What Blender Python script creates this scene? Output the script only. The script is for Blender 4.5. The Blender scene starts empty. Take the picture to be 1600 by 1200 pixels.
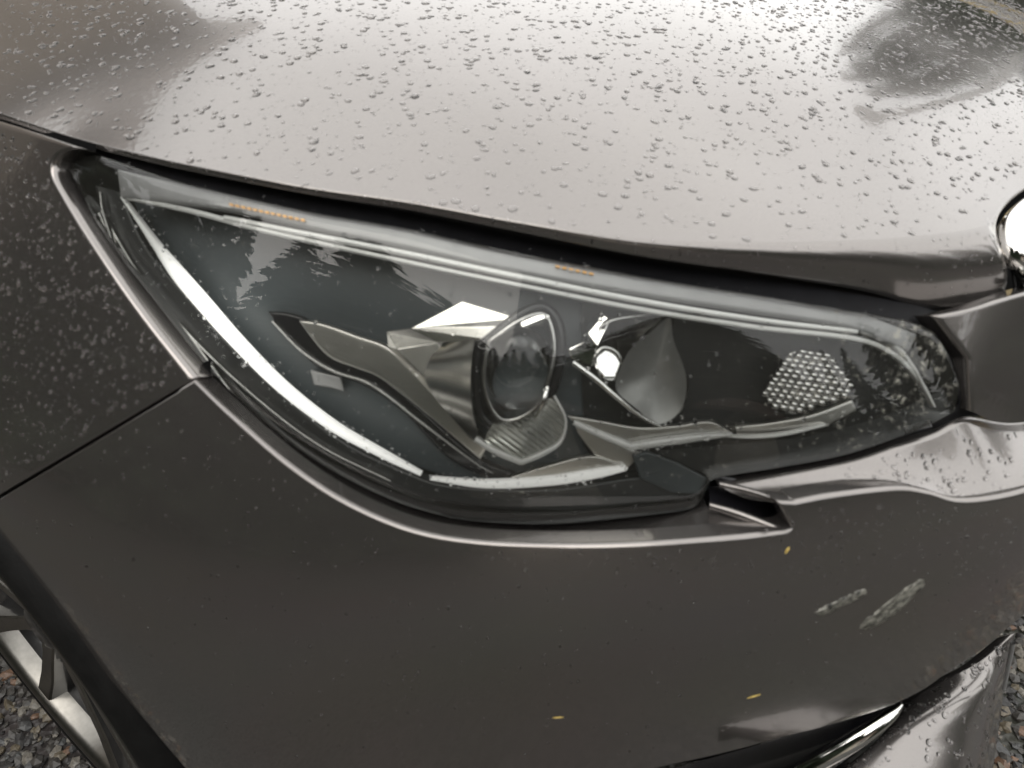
import bpy, bmesh, math, random
import numpy as np
from mathutils import Vector, Matrix

scene = bpy.context.scene
R = math.radians
random.seed(7); rng = np.random.default_rng(7)

# ------------------------------------------------------------------ camera
CAM = np.array([0.0, -0.48, 1.02]); PITCH = R(38.0); FPX = 1202.0
cam_d = bpy.data.cameras.new('camera'); cam = bpy.data.objects.new('camera', cam_d)
scene.collection.objects.link(cam); scene.camera = cam
cam.location = CAM; cam.rotation_euler = (math.pi/2 - PITCH, 0, 0)
cam_d.sensor_width = 36.0; cam_d.lens = 36.0*FPX/1600.0
cam_d.clip_start = 0.02; cam_d.clip_end = 500
cam_d.dof.use_dof = True; cam_d.dof.focus_distance = 1.15; cam_d.dof.aperture_fstop = 6.2
scene.render.resolution_x = 1024; scene.render.resolution_y = 768

# ------------------------------------------------------------------ sky + sun + exposure
SUN_EL, SUN_AZ = R(48), R(215)      # azimuth measured from +y clockwise
world = bpy.data.worlds.new('World'); scene.world = world; world.use_nodes = True
nt = world.node_tree; nt.nodes.clear()
wo = nt.nodes.new('ShaderNodeOutputWorld'); bg = nt.nodes.new('ShaderNodeBackground')
sky = nt.nodes.new('ShaderNodeTexSky'); sky.sky_type = 'NISHITA'; sky.sun_disc = False
sky.sun_elevation = SUN_EL; sky.sun_rotation = SUN_AZ; sky.air_density = 1.0; sky.dust_density = 3.0
tc = nt.nodes.new('ShaderNodeTexCoord'); nz = nt.nodes.new('ShaderNodeTexNoise')
nz.inputs['Scale'].default_value = 1.6; nz.inputs['Detail'].default_value = 5
cr = nt.nodes.new('ShaderNodeValToRGB')
cr.color_ramp.elements[0].position = 0.30; cr.color_ramp.elements[0].color = (13.6, 13.6, 13.4, 1)
cr.color_ramp.elements[1].position = 0.72; cr.color_ramp.elements[1].color = (16.6, 16.5, 16.2, 1)
mx = nt.nodes.new('ShaderNodeMixRGB'); mx.inputs[0].default_value = 0.93
nt.links.new(tc.outputs['Generated'], nz.inputs['Vector']); nt.links.new(nz.outputs['Fac'], cr.inputs[0])
nt.links.new(sky.outputs[0], mx.inputs[1]); nt.links.new(cr.outputs[0], mx.inputs[2])
nt.links.new(mx.outputs[0], bg.inputs['Color']); bg.inputs['Strength'].default_value = 0.14
nt.links.new(bg.outputs[0], wo.inputs['Surface'])
sl = bpy.data.lights.new('sun', 'SUN'); sun = bpy.data.objects.new('sun', sl); scene.collection.objects.link(sun)
sl.energy = 1.2; sl.angle = R(45); sl.color = (1.0, 0.95, 0.88)
sd = Vector((math.sin(SUN_AZ)*math.cos(SUN_EL), math.cos(SUN_AZ)*math.cos(SUN_EL), math.sin(SUN_EL)))
sun.rotation_euler = sd.to_track_quat('Z', 'Y').to_euler(); sun.location = (0, 0, 8)
scene.view_settings.view_transform = 'Standard'; scene.view_settings.look = 'None'
scene.view_settings.exposure = 0.0; scene.view_settings.gamma = 1.0; scene.view_settings.use_curve_mapping = False
scene.render.engine = 'CYCLES'
scene.cycles.max_bounces = 8; scene.cycles.transmission_bounces = 8; scene.cycles.transparent_max_bounces = 16
scene.cycles.sample_clamp_indirect = 6.0
scene.cycles.caustics_reflective = False; scene.cycles.caustics_refractive = True

# ------------------------------------------------------------------ materials
def newmat(name):
    m = bpy.data.materials.new(name); m.use_nodes = True
    return m, m.node_tree, m.node_tree.nodes['Principled BSDF']
def prin(name, col, metal=0.0, rough=0.4, coat=0.0, coat_r=0.03, noise=0.0, nscale=60, bump=0.0, bscale=300, **kw):
    m, t, b = newmat(name)
    b.inputs['Base Color'].default_value = (*col, 1); b.inputs['Metallic'].default_value = metal
    b.inputs['Roughness'].default_value = rough; b.inputs['Coat Weight'].default_value = coat
    b.inputs['Coat Roughness'].default_value = coat_r
    for k, v in kw.items(): b.inputs[k.replace('_', ' ')].default_value = v
    c = t.nodes.new('ShaderNodeTexCoord')
    if noise:
        n = t.nodes.new('ShaderNodeTexNoise'); n.inputs['Scale'].default_value = nscale; n.inputs['Detail'].default_value = 6
        r = t.nodes.new('ShaderNodeValToRGB')
        r.color_ramp.elements[0].position = .3; r.color_ramp.elements[1].position = .7
        r.color_ramp.elements[0].color = (*[x*(1-noise) for x in col], 1); r.color_ramp.elements[1].color = (*[min(1, x*(1+noise)) for x in col], 1)
        t.links.new(c.outputs['Object'], n.inputs['Vector']); t.links.new(n.outputs['Fac'], r.inputs[0]); t.links.new(r.outputs[0], b.inputs['Base Color'])
    if bump:
        n2 = t.nodes.new('ShaderNodeTexNoise'); n2.inputs['Scale'].default_value = bscale; n2.inputs['Detail'].default_value = 4
        bp = t.nodes.new('ShaderNodeBump'); bp.inputs['Strength'].default_value = bump; bp.inputs['Distance'].default_value = .002
        t.links.new(c.outputs['Object'], n2.inputs['Vector']); t.links.new(n2.outputs['Fac'], bp.inputs['Height']); t.links.new(bp.outputs[0], b.inputs['Normal'])
    return m
def paint_mat():
    m, t, b = newmat('grey_metallic_paint')
    c = t.nodes.new('ShaderNodeTexCoord')
    fl = t.nodes.new('ShaderNodeTexVoronoi'); fl.inputs['Scale'].default_value = 3200
    r = t.nodes.new('ShaderNodeValToRGB')
    r.color_ramp.elements[0].color = (.212, .195, .184, 1); r.color_ramp.elements[1].color = (.272, .252, .239, 1)
    t.links.new(c.outputs['Object'], fl.inputs['Vector']); t.links.new(fl.outputs['Color'], r.inputs[0])
    # thin film of road dirt, worn in irregular patches
    d = t.nodes.new('ShaderNodeTexNoise'); d.inputs['Scale'].default_value = 9; d.inputs['Detail'].default_value = 9; d.inputs['Roughness'].default_value = .7
    dr = t.nodes.new('ShaderNodeValToRGB'); dr.color_ramp.elements[0].position = .52; dr.color_ramp.elements[1].position = .85
    dr.color_ramp.elements[0].color = (0, 0, 0, 1); dr.color_ramp.elements[1].color = (.35, .35, .35, 1)
    mxc = t.nodes.new('ShaderNodeMixRGB'); mxc.inputs[2].default_value = (.26, .245, .222, 1)
    t.links.new(c.outputs['Object'], d.inputs['Vector']); t.links.new(d.outputs['Fac'], dr.inputs[0])
    t.links.new(dr.outputs[0], mxc.inputs[0]); t.links.new(r.outputs[0], mxc.inputs[1]); t.links.new(mxc.outputs[0], b.inputs['Base Color'])
    b.inputs['Metallic'].default_value = .85; b.inputs['Roughness'].default_value = .22
    b.inputs['Coat Weight'].default_value = 1; b.inputs['Coat IOR'].default_value = 1.5
    mr = t.nodes.new('ShaderNodeMapRange'); mr.inputs['From Min'].default_value = .4; mr.inputs['From Max'].default_value = .8
    mr.inputs['To Min'].default_value = .015; mr.inputs['To Max'].default_value = .09
    t.links.new(d.outputs['Fac'], mr.inputs['Value']); t.links.new(mr.outputs[0], b.inputs['Coat Roughness'])
    # orange peel
    n2 = t.nodes.new('ShaderNodeTexNoise'); n2.inputs['Scale'].default_value = 160; n2.inputs['Detail'].default_value = 2
    bp = t.nodes.new('ShaderNodeBump'); bp.inputs['Strength'].default_value = .06; bp.inputs['Distance'].default_value = .001
    t.links.new(c.outputs['Object'], n2.inputs['Vector']); t.links.new(n2.outputs['Fac'], bp.inputs['Height']); t.links.new(bp.outputs[0], b.inputs['Coat Normal'])
    return m
def lens_mat():
    m = bpy.data.materials.new('clear_polycarbonate'); m.use_nodes = True; t = m.node_tree; t.nodes.clear()
    o = t.nodes.new('ShaderNodeOutputMaterial'); f = t.nodes.new('ShaderNodeFresnel'); f.inputs['IOR'].default_value = 1.5
    tr = t.nodes.new('ShaderNodeBsdfTransparent'); tr.inputs[0].default_value = (.93, .94, .93, 1)
    g = t.nodes.new('ShaderNodeBsdfGlossy'); g.inputs['Roughness'].default_value = .012
    mxs = t.nodes.new('ShaderNodeMixShader'); mx2 = t.nodes.new('ShaderNodeMixShader')
    df = t.nodes.new('ShaderNodeBsdfDiffuse'); df.inputs[0].default_value = (.40, .39, .34, 1)
    c = t.nodes.new('ShaderNodeTexCoord')
    n = t.nodes.new('ShaderNodeTexNoise'); n.inputs['Scale'].default_value = 130; n.inputs['Detail'].default_value = 8; n.inputs['Roughness'].default_value = .75
    big = t.nodes.new('ShaderNodeTexNoise'); big.inputs['Scale'].default_value = 9; big.inputs['Detail'].default_value = 3
    sx = t.nodes.new('ShaderNodeSeparateXYZ'); t.links.new(c.outputs['Object'], sx.inputs[0])
    mrx = t.nodes.new('ShaderNodeMapRange'); mrx.inputs['From Min'].default_value = .12; mrx.inputs['From Max'].default_value = .30
    mrx.inputs['To Min'].default_value = -.06; mrx.inputs['To Max'].default_value = .07
    t.links.new(sx.outputs['X'], mrx.inputs['Value'])
    ad = t.nodes.new('ShaderNodeMath'); ad.operation = 'ADD'; t.links.new(n.outputs['Fac'], ad.inputs[0]); t.links.new(mrx.outputs[0], ad.inputs[1])
    ad2 = t.nodes.new('ShaderNodeMath'); ad2.operation = 'MULTIPLY_ADD'; ad2.inputs[1].default_value = .35
    t.links.new(big.outputs['Fac'], ad2.inputs[0]); t.links.new(ad.outputs[0], ad2.inputs[2])
    r = t.nodes.new('ShaderNodeValToRGB'); r.color_ramp.elements[0].position = .79; r.color_ramp.elements[1].position = .93
    r.color_ramp.elements[0].color = (.030, .030, .030, 1); r.color_ramp.elements[1].color = (.75, .75, .75, 1)
    for q in (n, big): t.links.new(c.outputs['Object'], q.inputs['Vector'])
    t.links.new(ad2.outputs[0], r.inputs[0])
    t.links.new(f.outputs[0], mxs.inputs[0]); t.links.new(tr.outputs[0], mxs.inputs[1]); t.links.new(g.outputs[0], mxs.inputs[2])
    t.links.new(r.outputs[0], mx2.inputs[0]); t.links.new(mxs.outputs[0], mx2.inputs[1]); t.links.new(df.outputs[0], mx2.inputs[2])
    t.links.new(mx2.outputs[0], o.inputs['Surface'])
    return m
M = {}
M['paint'] = paint_mat(); M['lens'] = lens_mat()
M['black'] = prin('black_rubber', (.005, .005, .006), 0, .6, noise=.3, Specular_IOR_Level=.2)
M['gloss_black'] = prin('gloss_black_plastic', (.010, .010, .012), 0, .18, noise=.2, bump=.05)
M['matte_black'] = prin('matte_black_liner', (.004, .004, .004), 0, .9, noise=.3, bump=.2, Specular_IOR_Level=.1)
M['bezel'] = prin('dark_slate_bezel', (.054, .066, .072), 0, .38, noise=.15, nscale=12)
M['bezel_dark'] = prin('charcoal_bezel', (.018, .0192, .0198), 0, .33, noise=.2, nscale=20)
M['chrome'] = prin('chrome', (.86, .85, .82), 1, .055, noise=.04, bump=.03, bscale=90)
M['chrome_mid'] = prin('worn_chrome', (.84, .82, .77), 1, .24, noise=.05)
M['chrome_soft'] = prin('satin_chrome', (.52, .515, .50), 1, .2, noise=.08, bump=.05, bscale=120)
M['satin'] = prin('satin_silver', (.60, .585, .55), 1, .30, noise=.06, nscale=30)
M['silver_trim'] = prin('frosted_silver_trim', (.30, .30, .30), .25, .35, noise=.08, nscale=40)
M['frost'] = prin('frosted_clear_guide', (.80, .80, .78), .15, .2, noise=.04)
M['amber'] = prin('amber_reflex', (.75, .36, .04), .2, .3, noise=.2, nscale=200)
M['water'] = prin('rain_water', (1, 1, 1), 0, 0.0, Transmission_Weight=1.0, IOR=1.33)
M['glass'] = prin('projector_glass', (.96, .98, .98), 0, 0.0, Transmission_Weight=1.0, IOR=1.5)
m, t, b = newmat('lit_light_guide')
b.inputs['Base Color'].default_value = (.8, .8, .78, 1); b.inputs['Roughness'].default_value = .2
b.inputs['Emission Color'].default_value = (1, .985, .94, 1); b.inputs['Emission Strength'].default_value = 1.25
t = m.node_tree; c = t.nodes.new('ShaderNodeTexCoord'); sx = t.nodes.new('ShaderNodeSeparateXYZ'); mr = t.nodes.new('ShaderNodeMapRange'); cr = t.nodes.new('ShaderNodeValToRGB'); mu = t.nodes.new('ShaderNodeMath'); mu.operation = 'MULTIPLY'; mu.inputs[1].default_value = 1.9
mr.inputs['From Min'].default_value = -.31; mr.inputs['From Max'].default_value = -.07        # light fed in near the upper end fades along the guide
for p_, v_ in ((0, .03), (.10, .12), (.20, .62), (.30, .95), (.55, .60), (.85, .36), (1, .22)):
    e = cr.color_ramp.elements[0] if p_ == 0 else (cr.color_ramp.elements[-1] if p_ == 1 else cr.color_ramp.elements.new(p_)); e.position = p_; e.color = (v_, v_, v_, 1)
t.links.new(c.outputs['Object'], sx.inputs[0]); t.links.new(sx.outputs['X'], mr.inputs['Value']); t.links.new(mr.outputs[0], cr.inputs[0]); t.links.new(cr.outputs[0], mu.inputs[0])
M['drl_dim'] = m.copy(); M['drl_dim'].name = 'faint_light_guide'; M['drl_dim'].node_tree.nodes['Principled BSDF'].inputs['Emission Strength'].default_value = .35
t.links.new(mu.outputs[0], b.inputs['Emission Strength'])
M['drl'] = m
M['pale_patch'] = prin('pale_mottled', (.19, .185, .16), .2, .4, noise=.85, nscale=210, bump=.3)
M['rim_dark'] = prin('rim_pocket_paint', (.035, .034, .034), .3, .3, coat=.6, noise=.2)
M['rim_bright'] = prin('machined_alloy', (.24, .23, .21), 1, .3, noise=.1, nscale=120, bump=.04)
M['tyre'] = prin('tyre_rubber', (.008, .0078, .0075), 0, .75, noise=.3, bump=.25, Specular_IOR_Level=.2)
M['seed'] = prin('dry_seed_husk', (.62, .46, .13), 0, .6, noise=.3, nscale=500)

# ------------------------------------------------------------------ smooth surfaces of the car's front corner (world metres)
class TPS:
    def __init__(s, pts, lam=2e-5):
        p = np.array(pts, float); s.c = p[:, :2]; n = len(p)
        K = s._k(s.c) + lam*np.eye(n); P = np.c_[np.ones(n), s.c]
        A = np.block([[K, P], [P.T, np.zeros((3, 3))]])
        w = np.linalg.solve(A, np.r_[p[:, 2], 0, 0, 0]); s.w = w[:n]; s.a = w[n:]
    def _k(s, q):
        d2 = ((q[:, None, :]-s.c[None])**2).sum(-1) + 1e-12
        return .5*d2*np.log(d2)
    def __call__(s, a, b):
        a = np.asarray(a, float); b = np.asarray(b, float); q = np.stack([a.ravel(), b.ravel()], 1)
        return (s._k(q) @ s.w + s.a[0] + q @ s.a[1:]).reshape(a.shape)
bx = [-.75, -.6, -.45, -.3, -.15, 0, .15, .3, .45, .6, .75]
rows = {.80: [.34, .265, .185, .105, .05, .02, .025, .05, .10, .18, .30],
          .65: [.235, .155, .07, -.005, -.055, -.08, -.075, -.045, .01, .10, .22],
        .50: [.165, .075, -.015, -.085, -.125, -.14, -.13, -.10, -.045, .045, .16],
        .38: [.150, .055, -.040, -.120, -.148, -.15, -.14, -.110, -.06, .025, .13],
        .25: [.155, .055, -.045, -.128, -.150, -.15, -.13, -.105, -.065, .02, .12]}
BODY = TPS([(x, z, y) for z, ys in rows.items() for x, y in zip(bx, ys)], 1e-4)
LENS = TPS([(-.366, .783, .143), (-.25, .674, .012), (-.16, .612, -.036), (.03, .56, -.076), (0, .752, .043), (0, .687, -.018),
            (.325, .70, .034), (.352, .634, -.010), (.1575, .59, -.0535), (.24, .665, -.018), (-.2, .74, .05), (.45, .66, .06)], 1e-4)
HOOD = TPS([(-.448, .194, .793), (-.373, .157, .785), (-.255, .107, .781), (-.078, .0605, .769), (0, .047, .761), (.096, .041, .752),
            (.245, .051, .7436), (.3975, .102, .730), (.464, .185, .735), (0, .15, .798), (.2, .15, .771), (-.2, .25, .832),
            (0, .3, .833), (-.3, .45, .872), (-.6, .7, .905), (0, .6, .868), (-.3, .9, .92), (.3, .3, .797), (.3, .6, .835),
            (.45, .4, .786), (.56, .58, .795), (.64, .54, .768), (.8, .7, .72), (.5, .9, .80), (.9, .5, .62), (.6, .3, .735), (-.8, .5, .85), (-.7, .4, .825)], 1e-4)
cp, sp = math.cos(PITCH), math.sin(PITCH)
def ray(px, py):
    px = np.asarray(px, float); py = np.asarray(py, float); v = py-600
    return np.stack([px-800, FPX*cp-v*sp, -(FPX*sp+v*cp)], -1)
def hit(px, py, f=BODY, d=0.0):
    D = ray(px, py); sh = D.shape[:-1]; D = D.reshape(-1, 3); dd = np.broadcast_to(np.asarray(d, float), sh).ravel()
    g = lambda k: CAM[1]+k*D[:, 1] - f(k*D[:, 0], CAM[2]+k*D[:, 2]) - dd
    ks = np.linspace(.0003, .0011, 41); lo = np.full(len(D), ks[0]); hi = np.full(len(D), ks[-1]); done = np.zeros(len(D), bool)
    for k in ks[1:]:
        pos = g(np.full(len(D), k)) > 0; new = pos & ~done
        hi[new] = k; lo[new] = k-(ks[1]-ks[0]); done |= pos
    for _ in range(16):
        mid = (lo+hi)/2; pos = g(mid) > 0; hi = np.where(pos, mid, hi); lo = np.where(pos, lo, mid)
    k = (lo+hi)/2
    return (CAM + k[:, None]*D).reshape(*sh, 3)
def hit_hood(px, py):
    D = ray(px, py); sh = D.shape[:-1]; D = D.reshape(-1, 3)
    g = lambda k: HOOD(k*D[:, 0], CAM[1]+k*D[:, 1]) - (CAM[2]+k*D[:, 2])
    ks = np.linspace(.0003, .0011, 41); lo = np.full(len(D), ks[0]); hi = np.full(len(D), ks[-1]); done = np.zeros(len(D), bool)
    for k in ks[1:]:
        pos = g(np.full(len(D), k)) > 0; new = pos & ~done
        hi[new] = k; lo[new] = k-(ks[1]-ks[0]); done |= pos
    for _ in range(16):
        mid = (lo+hi)/2; pos = g(mid) > 0; hi = np.where(pos, mid, hi); lo = np.where(pos, lo, mid)
    return (CAM + ((lo+hi)/2)[:, None]*D).reshape(*sh, 3)
def nrm(P, f):
    e = 1e-3; x = P[..., 0]; z = P[..., 2]
    n = np.stack([(f(x+e, z)-f(x-e, z))/(2*e), -np.ones_like(x), (f(x, z+e)-f(x, z-e))/(2*e)], -1)
    return n/np.linalg.norm(n, axis=-1, keepdims=True)
def nrm_hood(P):
    e = 1e-3; x = P[..., 0]; y = P[..., 1]
    n = np.stack([-(HOOD(x+e, y)-HOOD(x-e, y))/(2*e), -(HOOD(x, y+e)-HOOD(x, y-e))/(2*e), np.ones_like(x)], -1)
    return n/np.linalg.norm(n, axis=-1, keepdims=True)
def project(P):
    r = np.asarray(P)-CAM; dep = r[..., 1]*cp - r[..., 2]*sp; up = r[..., 1]*sp + r[..., 2]*cp
    return 800+FPX*r[..., 0]/dep, 600-FPX*up/dep, dep
def unit(v): return v/np.maximum(np.linalg.norm(v, axis=-1, keepdims=True), 1e-12)

def catmull(pts, n, by_index=False):
    p = np.array(pts, float); m = len(p)
    if by_index: tk = np.arange(m, dtype=float)
    else: tk = np.r_[0, np.cumsum(np.sqrt(np.linalg.norm(np.diff(p[:, :2], axis=0), axis=1)))]
    def ev(t):
        i = np.clip(np.searchsorted(tk, t, side='right')-1, 0, m-2); h = tk[i+1]-tk[i]; u = (t-tk[i])/h
        mt = np.zeros_like(p)
        for j in range(m):
            if j == 0: mt[j] = (p[1]-p[0])/(tk[1]-tk[0])
            elif j == m-1: mt[j] = (p[-1]-p[-2])/(tk[-1]-tk[-2])
            else: mt[j] = (p[j+1]-p[j-1])/(tk[j+1]-tk[j-1])
        u = u[:, None]; h = h[:, None]
        return (2*u**3-3*u**2+1)*p[i] + (u**3-2*u**2+u)*h*mt[i] + (-2*u**3+3*u**2)*p[i+1] + (u**3-u**2)*h*mt[i+1]
    if by_index: return ev(np.linspace(0, m-1, n))
    tt = np.linspace(0, tk[-1], n*8); q = ev(tt); L = np.r_[0, np.cumsum(np.linalg.norm(np.diff(q[:, :2], axis=0), axis=1))]
    return ev(np.interp(np.linspace(0, L[-1], n), L, tt))

# ------------------------------------------------------------------ object helpers
COL = scene.collection
def link(o, parent=None):
    COL.objects.link(o)
    if parent is not None: o.parent = parent
    return o
def mesh_obj(name, V, F, mat, parent=None, smooth=True):
    me = bpy.data.meshes.new(name); me.from_pydata([tuple(map(float, v)) for v in V], [], F); me.update()
    if smooth: me.polygons.foreach_set('use_smooth', [True]*len(me.polygons))
    me.materials.append(mat)
    return link(bpy.data.objects.new(name, me), parent)
def grid_faces(nr, nc, off=0, closed=False):
    F = []
    for i in range(nr-1):
        for j in range(nc-1 if not closed else nc):
            a = off+i*nc+j; b = off+i*nc+(j+1) % nc; F.append((a, b, b+nc, a+nc))
    return F
def grid_obj(name, G, mat, parent=None, closed=False, smooth=True):
    G = np.asarray(G); nr, nc = G.shape[:2]
    return mesh_obj(name, G.reshape(-1, 3), grid_faces(nr, nc, closed=closed), mat, parent, smooth)
def empty(name, loc, label=None, cat=None, group=None, parent=None):
    o = bpy.data.objects.new(name, None); o.location = loc; link(o, parent); tag(o, label, cat, group); return o
def tag(o, label=None, cat=None, group=None, kind=None):
    if label: o['label'] = label
    if cat: o['category'] = cat
    if group: o['group'] = group
    if kind: o['kind'] = kind
    return o
def roll_edge(P, n, out, r, depth=.016):
    """rows continuing an edge: a quarter-round of radius r that turns from the face into the gap, then a return flange"""
    rows = []
    for th in (25, 50, 75, 90):
        a = R(th); rows.append(P + out*r*math.sin(a) - n*r*(1-math.cos(a)))
    rows.append(rows[-1] - n*depth)
    return rows
def panel(name, curves, counts, nv, surf, mat, parent, d=0.0, roll=(0, 0, 0, 0), deep=.016):
    """body panel through picture-traced boundary curves laid on a surface. roll = radius at (first curve, last curve, row start, row end)"""
    cs = [catmull(c, nv) for c in curves]; px = []
    for k in range(len(cs)-1):
        for t in np.linspace(0, 1, counts[k]+1)[(0 if k == 0 else 1):]: px.append(cs[k]*(1-t)+cs[k+1]*t)
    px = np.array(px)[..., :2]
    P = hit(px[..., 0], px[..., 1], surf, d); n = nrm(P, surf)
    rows = [r for r in P]
    def outv(a, b, nn): o = a-b; o = o-nn*(o*nn).sum(-1, keepdims=True); return unit(o)
    if roll[0]: rows = roll_edge(P[0], n[0], outv(P[0], P[2], n[0]), roll[0], deep)[::-1] + rows
    if roll[1]: rows = rows + roll_edge(P[-1], n[-1], outv(P[-1], P[-3], n[-1]), roll[1], deep)
    G = np.array(rows)
    nn = np.concatenate(([np.repeat(n[:1], 5, 0)] if roll[0] else [])+[n]+([np.repeat(n[-1:], 5, 0)] if roll[1] else []), 0)
    if roll[2]:
        e = roll_edge(G[:, 0], nn[:, 0], outv(G[:, 0], G[:, 2], nn[:, 0]), roll[2], deep)[::-1]
        G = np.concatenate([np.stack(e, 1), G], 1)
    if roll[3]:
        k = G.shape[1]
        e = roll_edge(G[:, k-1], nn[:, -1], outv(G[:, k-1], G[:, k-3], nn[:, -1]), roll[3], deep)
        G = np.concatenate([G, np.stack(e, 1)], 1)
    return grid_obj(name, G, mat, parent)
def ribbon(name, pts, mat, parent, n=60, bulge=.5, surf=LENS, seg=6, back=.004):
    """half-round strip along a curve; pts = (px, py, depth behind surface, width px)"""
    q = catmull(pts, n); P = hit(q[:, 0], q[:, 1], surf, q[:, 2]); nn = nrm(P, surf)
    T = unit(np.gradient(P, axis=0)); S = unit(np.cross(T, nn)); k = project(P)[2]/FPX
    w = (np.maximum(q[:, 3], .6)*k/2)[:, None]
    rows = [P - S*w - nn*back]
    for i in range(seg+1):
        a = math.pi*i/seg; rows.append(P - S*w*math.cos(a) + nn*w*bulge*math.sin(a))
    rows.append(P + S*w - nn*back)
    G = np.stack(rows, 1)
    return grid_obj(name, G, mat, parent)
def plate(name, pts, mat, parent, thick=.004, surf=LENS, bevel=.0012):
    """solid faceted plate; pts = (px, py, depth)"""
    q = np.array(pts, float); P = hit(q[:, 0], q[:, 1], surf, q[:, 2]); n = len(P)
    nn = nrm(P.mean(0)[None], surf)[0]
    V = np.concatenate([P, P-nn*thick], 0)
    F = [tuple(range(n)), tuple(range(2*n-1, n-1, -1))]+[((i+1) % n, i, n+i, n+(i+1) % n) for i in range(n)]
    o = mesh_obj(name, V, F, mat, parent, False)
    bm = bmesh.new(); bm.from_mesh(o.data); bmesh.ops.recalc_face_normals(bm, faces=bm.faces)
    if bevel: bmesh.ops.bevel(bm, geom=list(bm.edges), offset=bevel, segments=2, profile=.6, affect='EDGES', clamp_overlap=True)
    bm.to_mesh(o.data); bm.free()
    return o
def facets(name, verts, faces, mat, parent, surf=LENS, thick=.003):
    q = np.array(verts, float); P = hit(q[:, 0], q[:, 1], surf, q[:, 2])
    o = mesh_obj(name, P, faces, mat, parent, False)
    bm = bmesh.new(); bm.from_mesh(o.data); bmesh.ops.recalc_face_normals(bm, faces=bm.faces)
    bmesh.ops.solidify(bm, geom=list(bm.faces), thickness=thick)
    bmesh.ops.bevel(bm, geom=[e for e in bm.edges if e.calc_length() > .004], offset=.0008, segments=2, profile=.6, affect='EDGES', clamp_overlap=True)
    bm.to_mesh(o.data); bm.free(); return o

# ================================================================== SETTING
GZ = -.13     # ground level
def ground_mat():
    m, t, b = newmat('asphalt'); c = t.nodes.new('ShaderNodeTexCoord')
    v = t.nodes.new('ShaderNodeTexVoronoi'); v.inputs['Scale'].default_value = 95
    r = t.nodes.new('ShaderNodeValToRGB'); r.color_ramp.elements[0].color = (.030, .028, .025, 1); r.color_ramp.elements[1].color = (.088, .081, .070, 1)
    n = t.nodes.new('ShaderNodeTexNoise'); n.inputs['Scale'].default_value = 1.2; n.inputs['Detail'].default_value = 8
    mm = t.nodes.new('ShaderNodeMixRGB'); mm.blend_type = 'MULTIPLY'; mm.inputs[0].default_value = .6
    t.links.new(c.outputs['Object'], v.inputs['Vector']); t.links.new(v.outputs['Color'], r.inputs[0]); t.links.new(c.outputs['Object'], n.inputs['Vector'])
    t.links.new(r.outputs[0], mm.inputs[1]); t.links.new(n.outputs['Color'], mm.inputs[2]); t.links.new(mm.outputs[0], b.inputs['Base Color'])
    bp = t.nodes.new('ShaderNodeBump'); bp.inputs['Strength'].default_value = .8; bp.inputs['Distance'].default_value = .006
    t.links.new(v.outputs['Distance'], bp.inputs['Height']); t.links.new(bp.outputs[0], b.inputs['Normal']); b.inputs['Roughness'].default_value = .5
    return m
g = mesh_obj('ground', [(-200, -200, GZ), (200, -200, GZ), (200, 200, GZ), (-200, 200, GZ)], [(0, 1, 2, 3)], ground_mat(), None, False); tag(g, kind='structure')
M['verge'] = prin('dry_grass_verge', (.17, .125, .05), 0, .9, noise=.5, nscale=3, bump=.6, bscale=40)
def verge(name, ring):
    n = len(ring); V = [(x, y, GZ+.004) for x, y in ring]
    o = mesh_obj(name, V, [tuple(range(n))], M['verge'], None, False); tag(o, kind='structure')
verge('grass_verge', [(2.2, 4.5), (30, 1.0), (60, 60), (-40, 60), (-9, 9), (-2, 6.0)])
verge('grass_verge', [(-4.6, 2.0), (-7.5, 8.0), (-60, 30), (-60, -60), (-6.5, -8)])
verge('grass_verge', [(-4, -9.5), (20, -9), (60, -60), (-50, -60)])

# ---- conifers seen in the reflections, and unseen ones added to darken them
M['bark'] = prin('bark', (.06, .045, .032), 0, .9, noise=.4, bump=.5, bscale=30)
M['needles'] = prin('dark_needles', (.028, .040, .020), 0, .8, noise=.5, nscale=2)
def conifer_mesh(seed, H=8.0):
    r = random.Random(seed); V = []; F = []
    n = 0
    z = H*.08
    while z < H*.985:
        f = 1-z/H; nb = int(11+f*15); L0 = H*.20*f**.8+.12
        for i in range(nb):
            a = r.random()*6.283; L = L0*r.uniform(.55, 1.15); dz = -L*r.uniform(.15, .5)
            ca, sa = math.cos(a), math.sin(a)
            m = 8
            for s in range(m):
                t0 = s/m; p = (ca*L*(t0+.12), sa*L*(t0+.12), z+dz*(t0+.1))
                w = L*.20*(1-.5*t0)*r.uniform(.7, 1.4); h = w*r.uniform(.5, 1.0)
                ta = a+r.uniform(-.7, .7); cx, sx_ = math.cos(ta), math.sin(ta); l2 = L/m*1.8
                b0 = len(V)
                V += [(p[0]-sx_*w, p[1]+cx*w, p[2]-h*.4), (p[0]+sx_*w, p[1]-cx*w, p[2]-h*.5), (p[0]+cx*l2, p[1]+sx_*l2, p[2]-h), (p[0], p[1], p[2]+h*.5)]
                F += [(b0, b0+2, b0+3), (b0+1, b0+3, b0+2), (b0, b0+1, b0+2)]
        z += H*.022+.03*f
    return V, F
def cone_trunk(H, r0):
    V = []; F = []
    for k, (z, rr) in enumerate([(0, r0*1.25), (H*.1, r0), (H*.55, r0*.6), (H*.98, r0*.08)]):
        for i in range(10): V.append((rr*math.cos(i*.6283), rr*math.sin(i*.6283), z))
    return V, grid_faces(4, 10, closed=True)
protos = []
for s in (1, 2, 3):
    e = empty('conifer_tree', (0, 0, 0)); Vt, Ft = cone_trunk(8, .16); tk = mesh_obj('trunk', Vt, Ft, M['bark'], e)
    Vc, Fc = conifer_mesh(s); c_ = mesh_obj('crown', Vc, Fc, M['needles'], e, False); protos.append(e)
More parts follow.
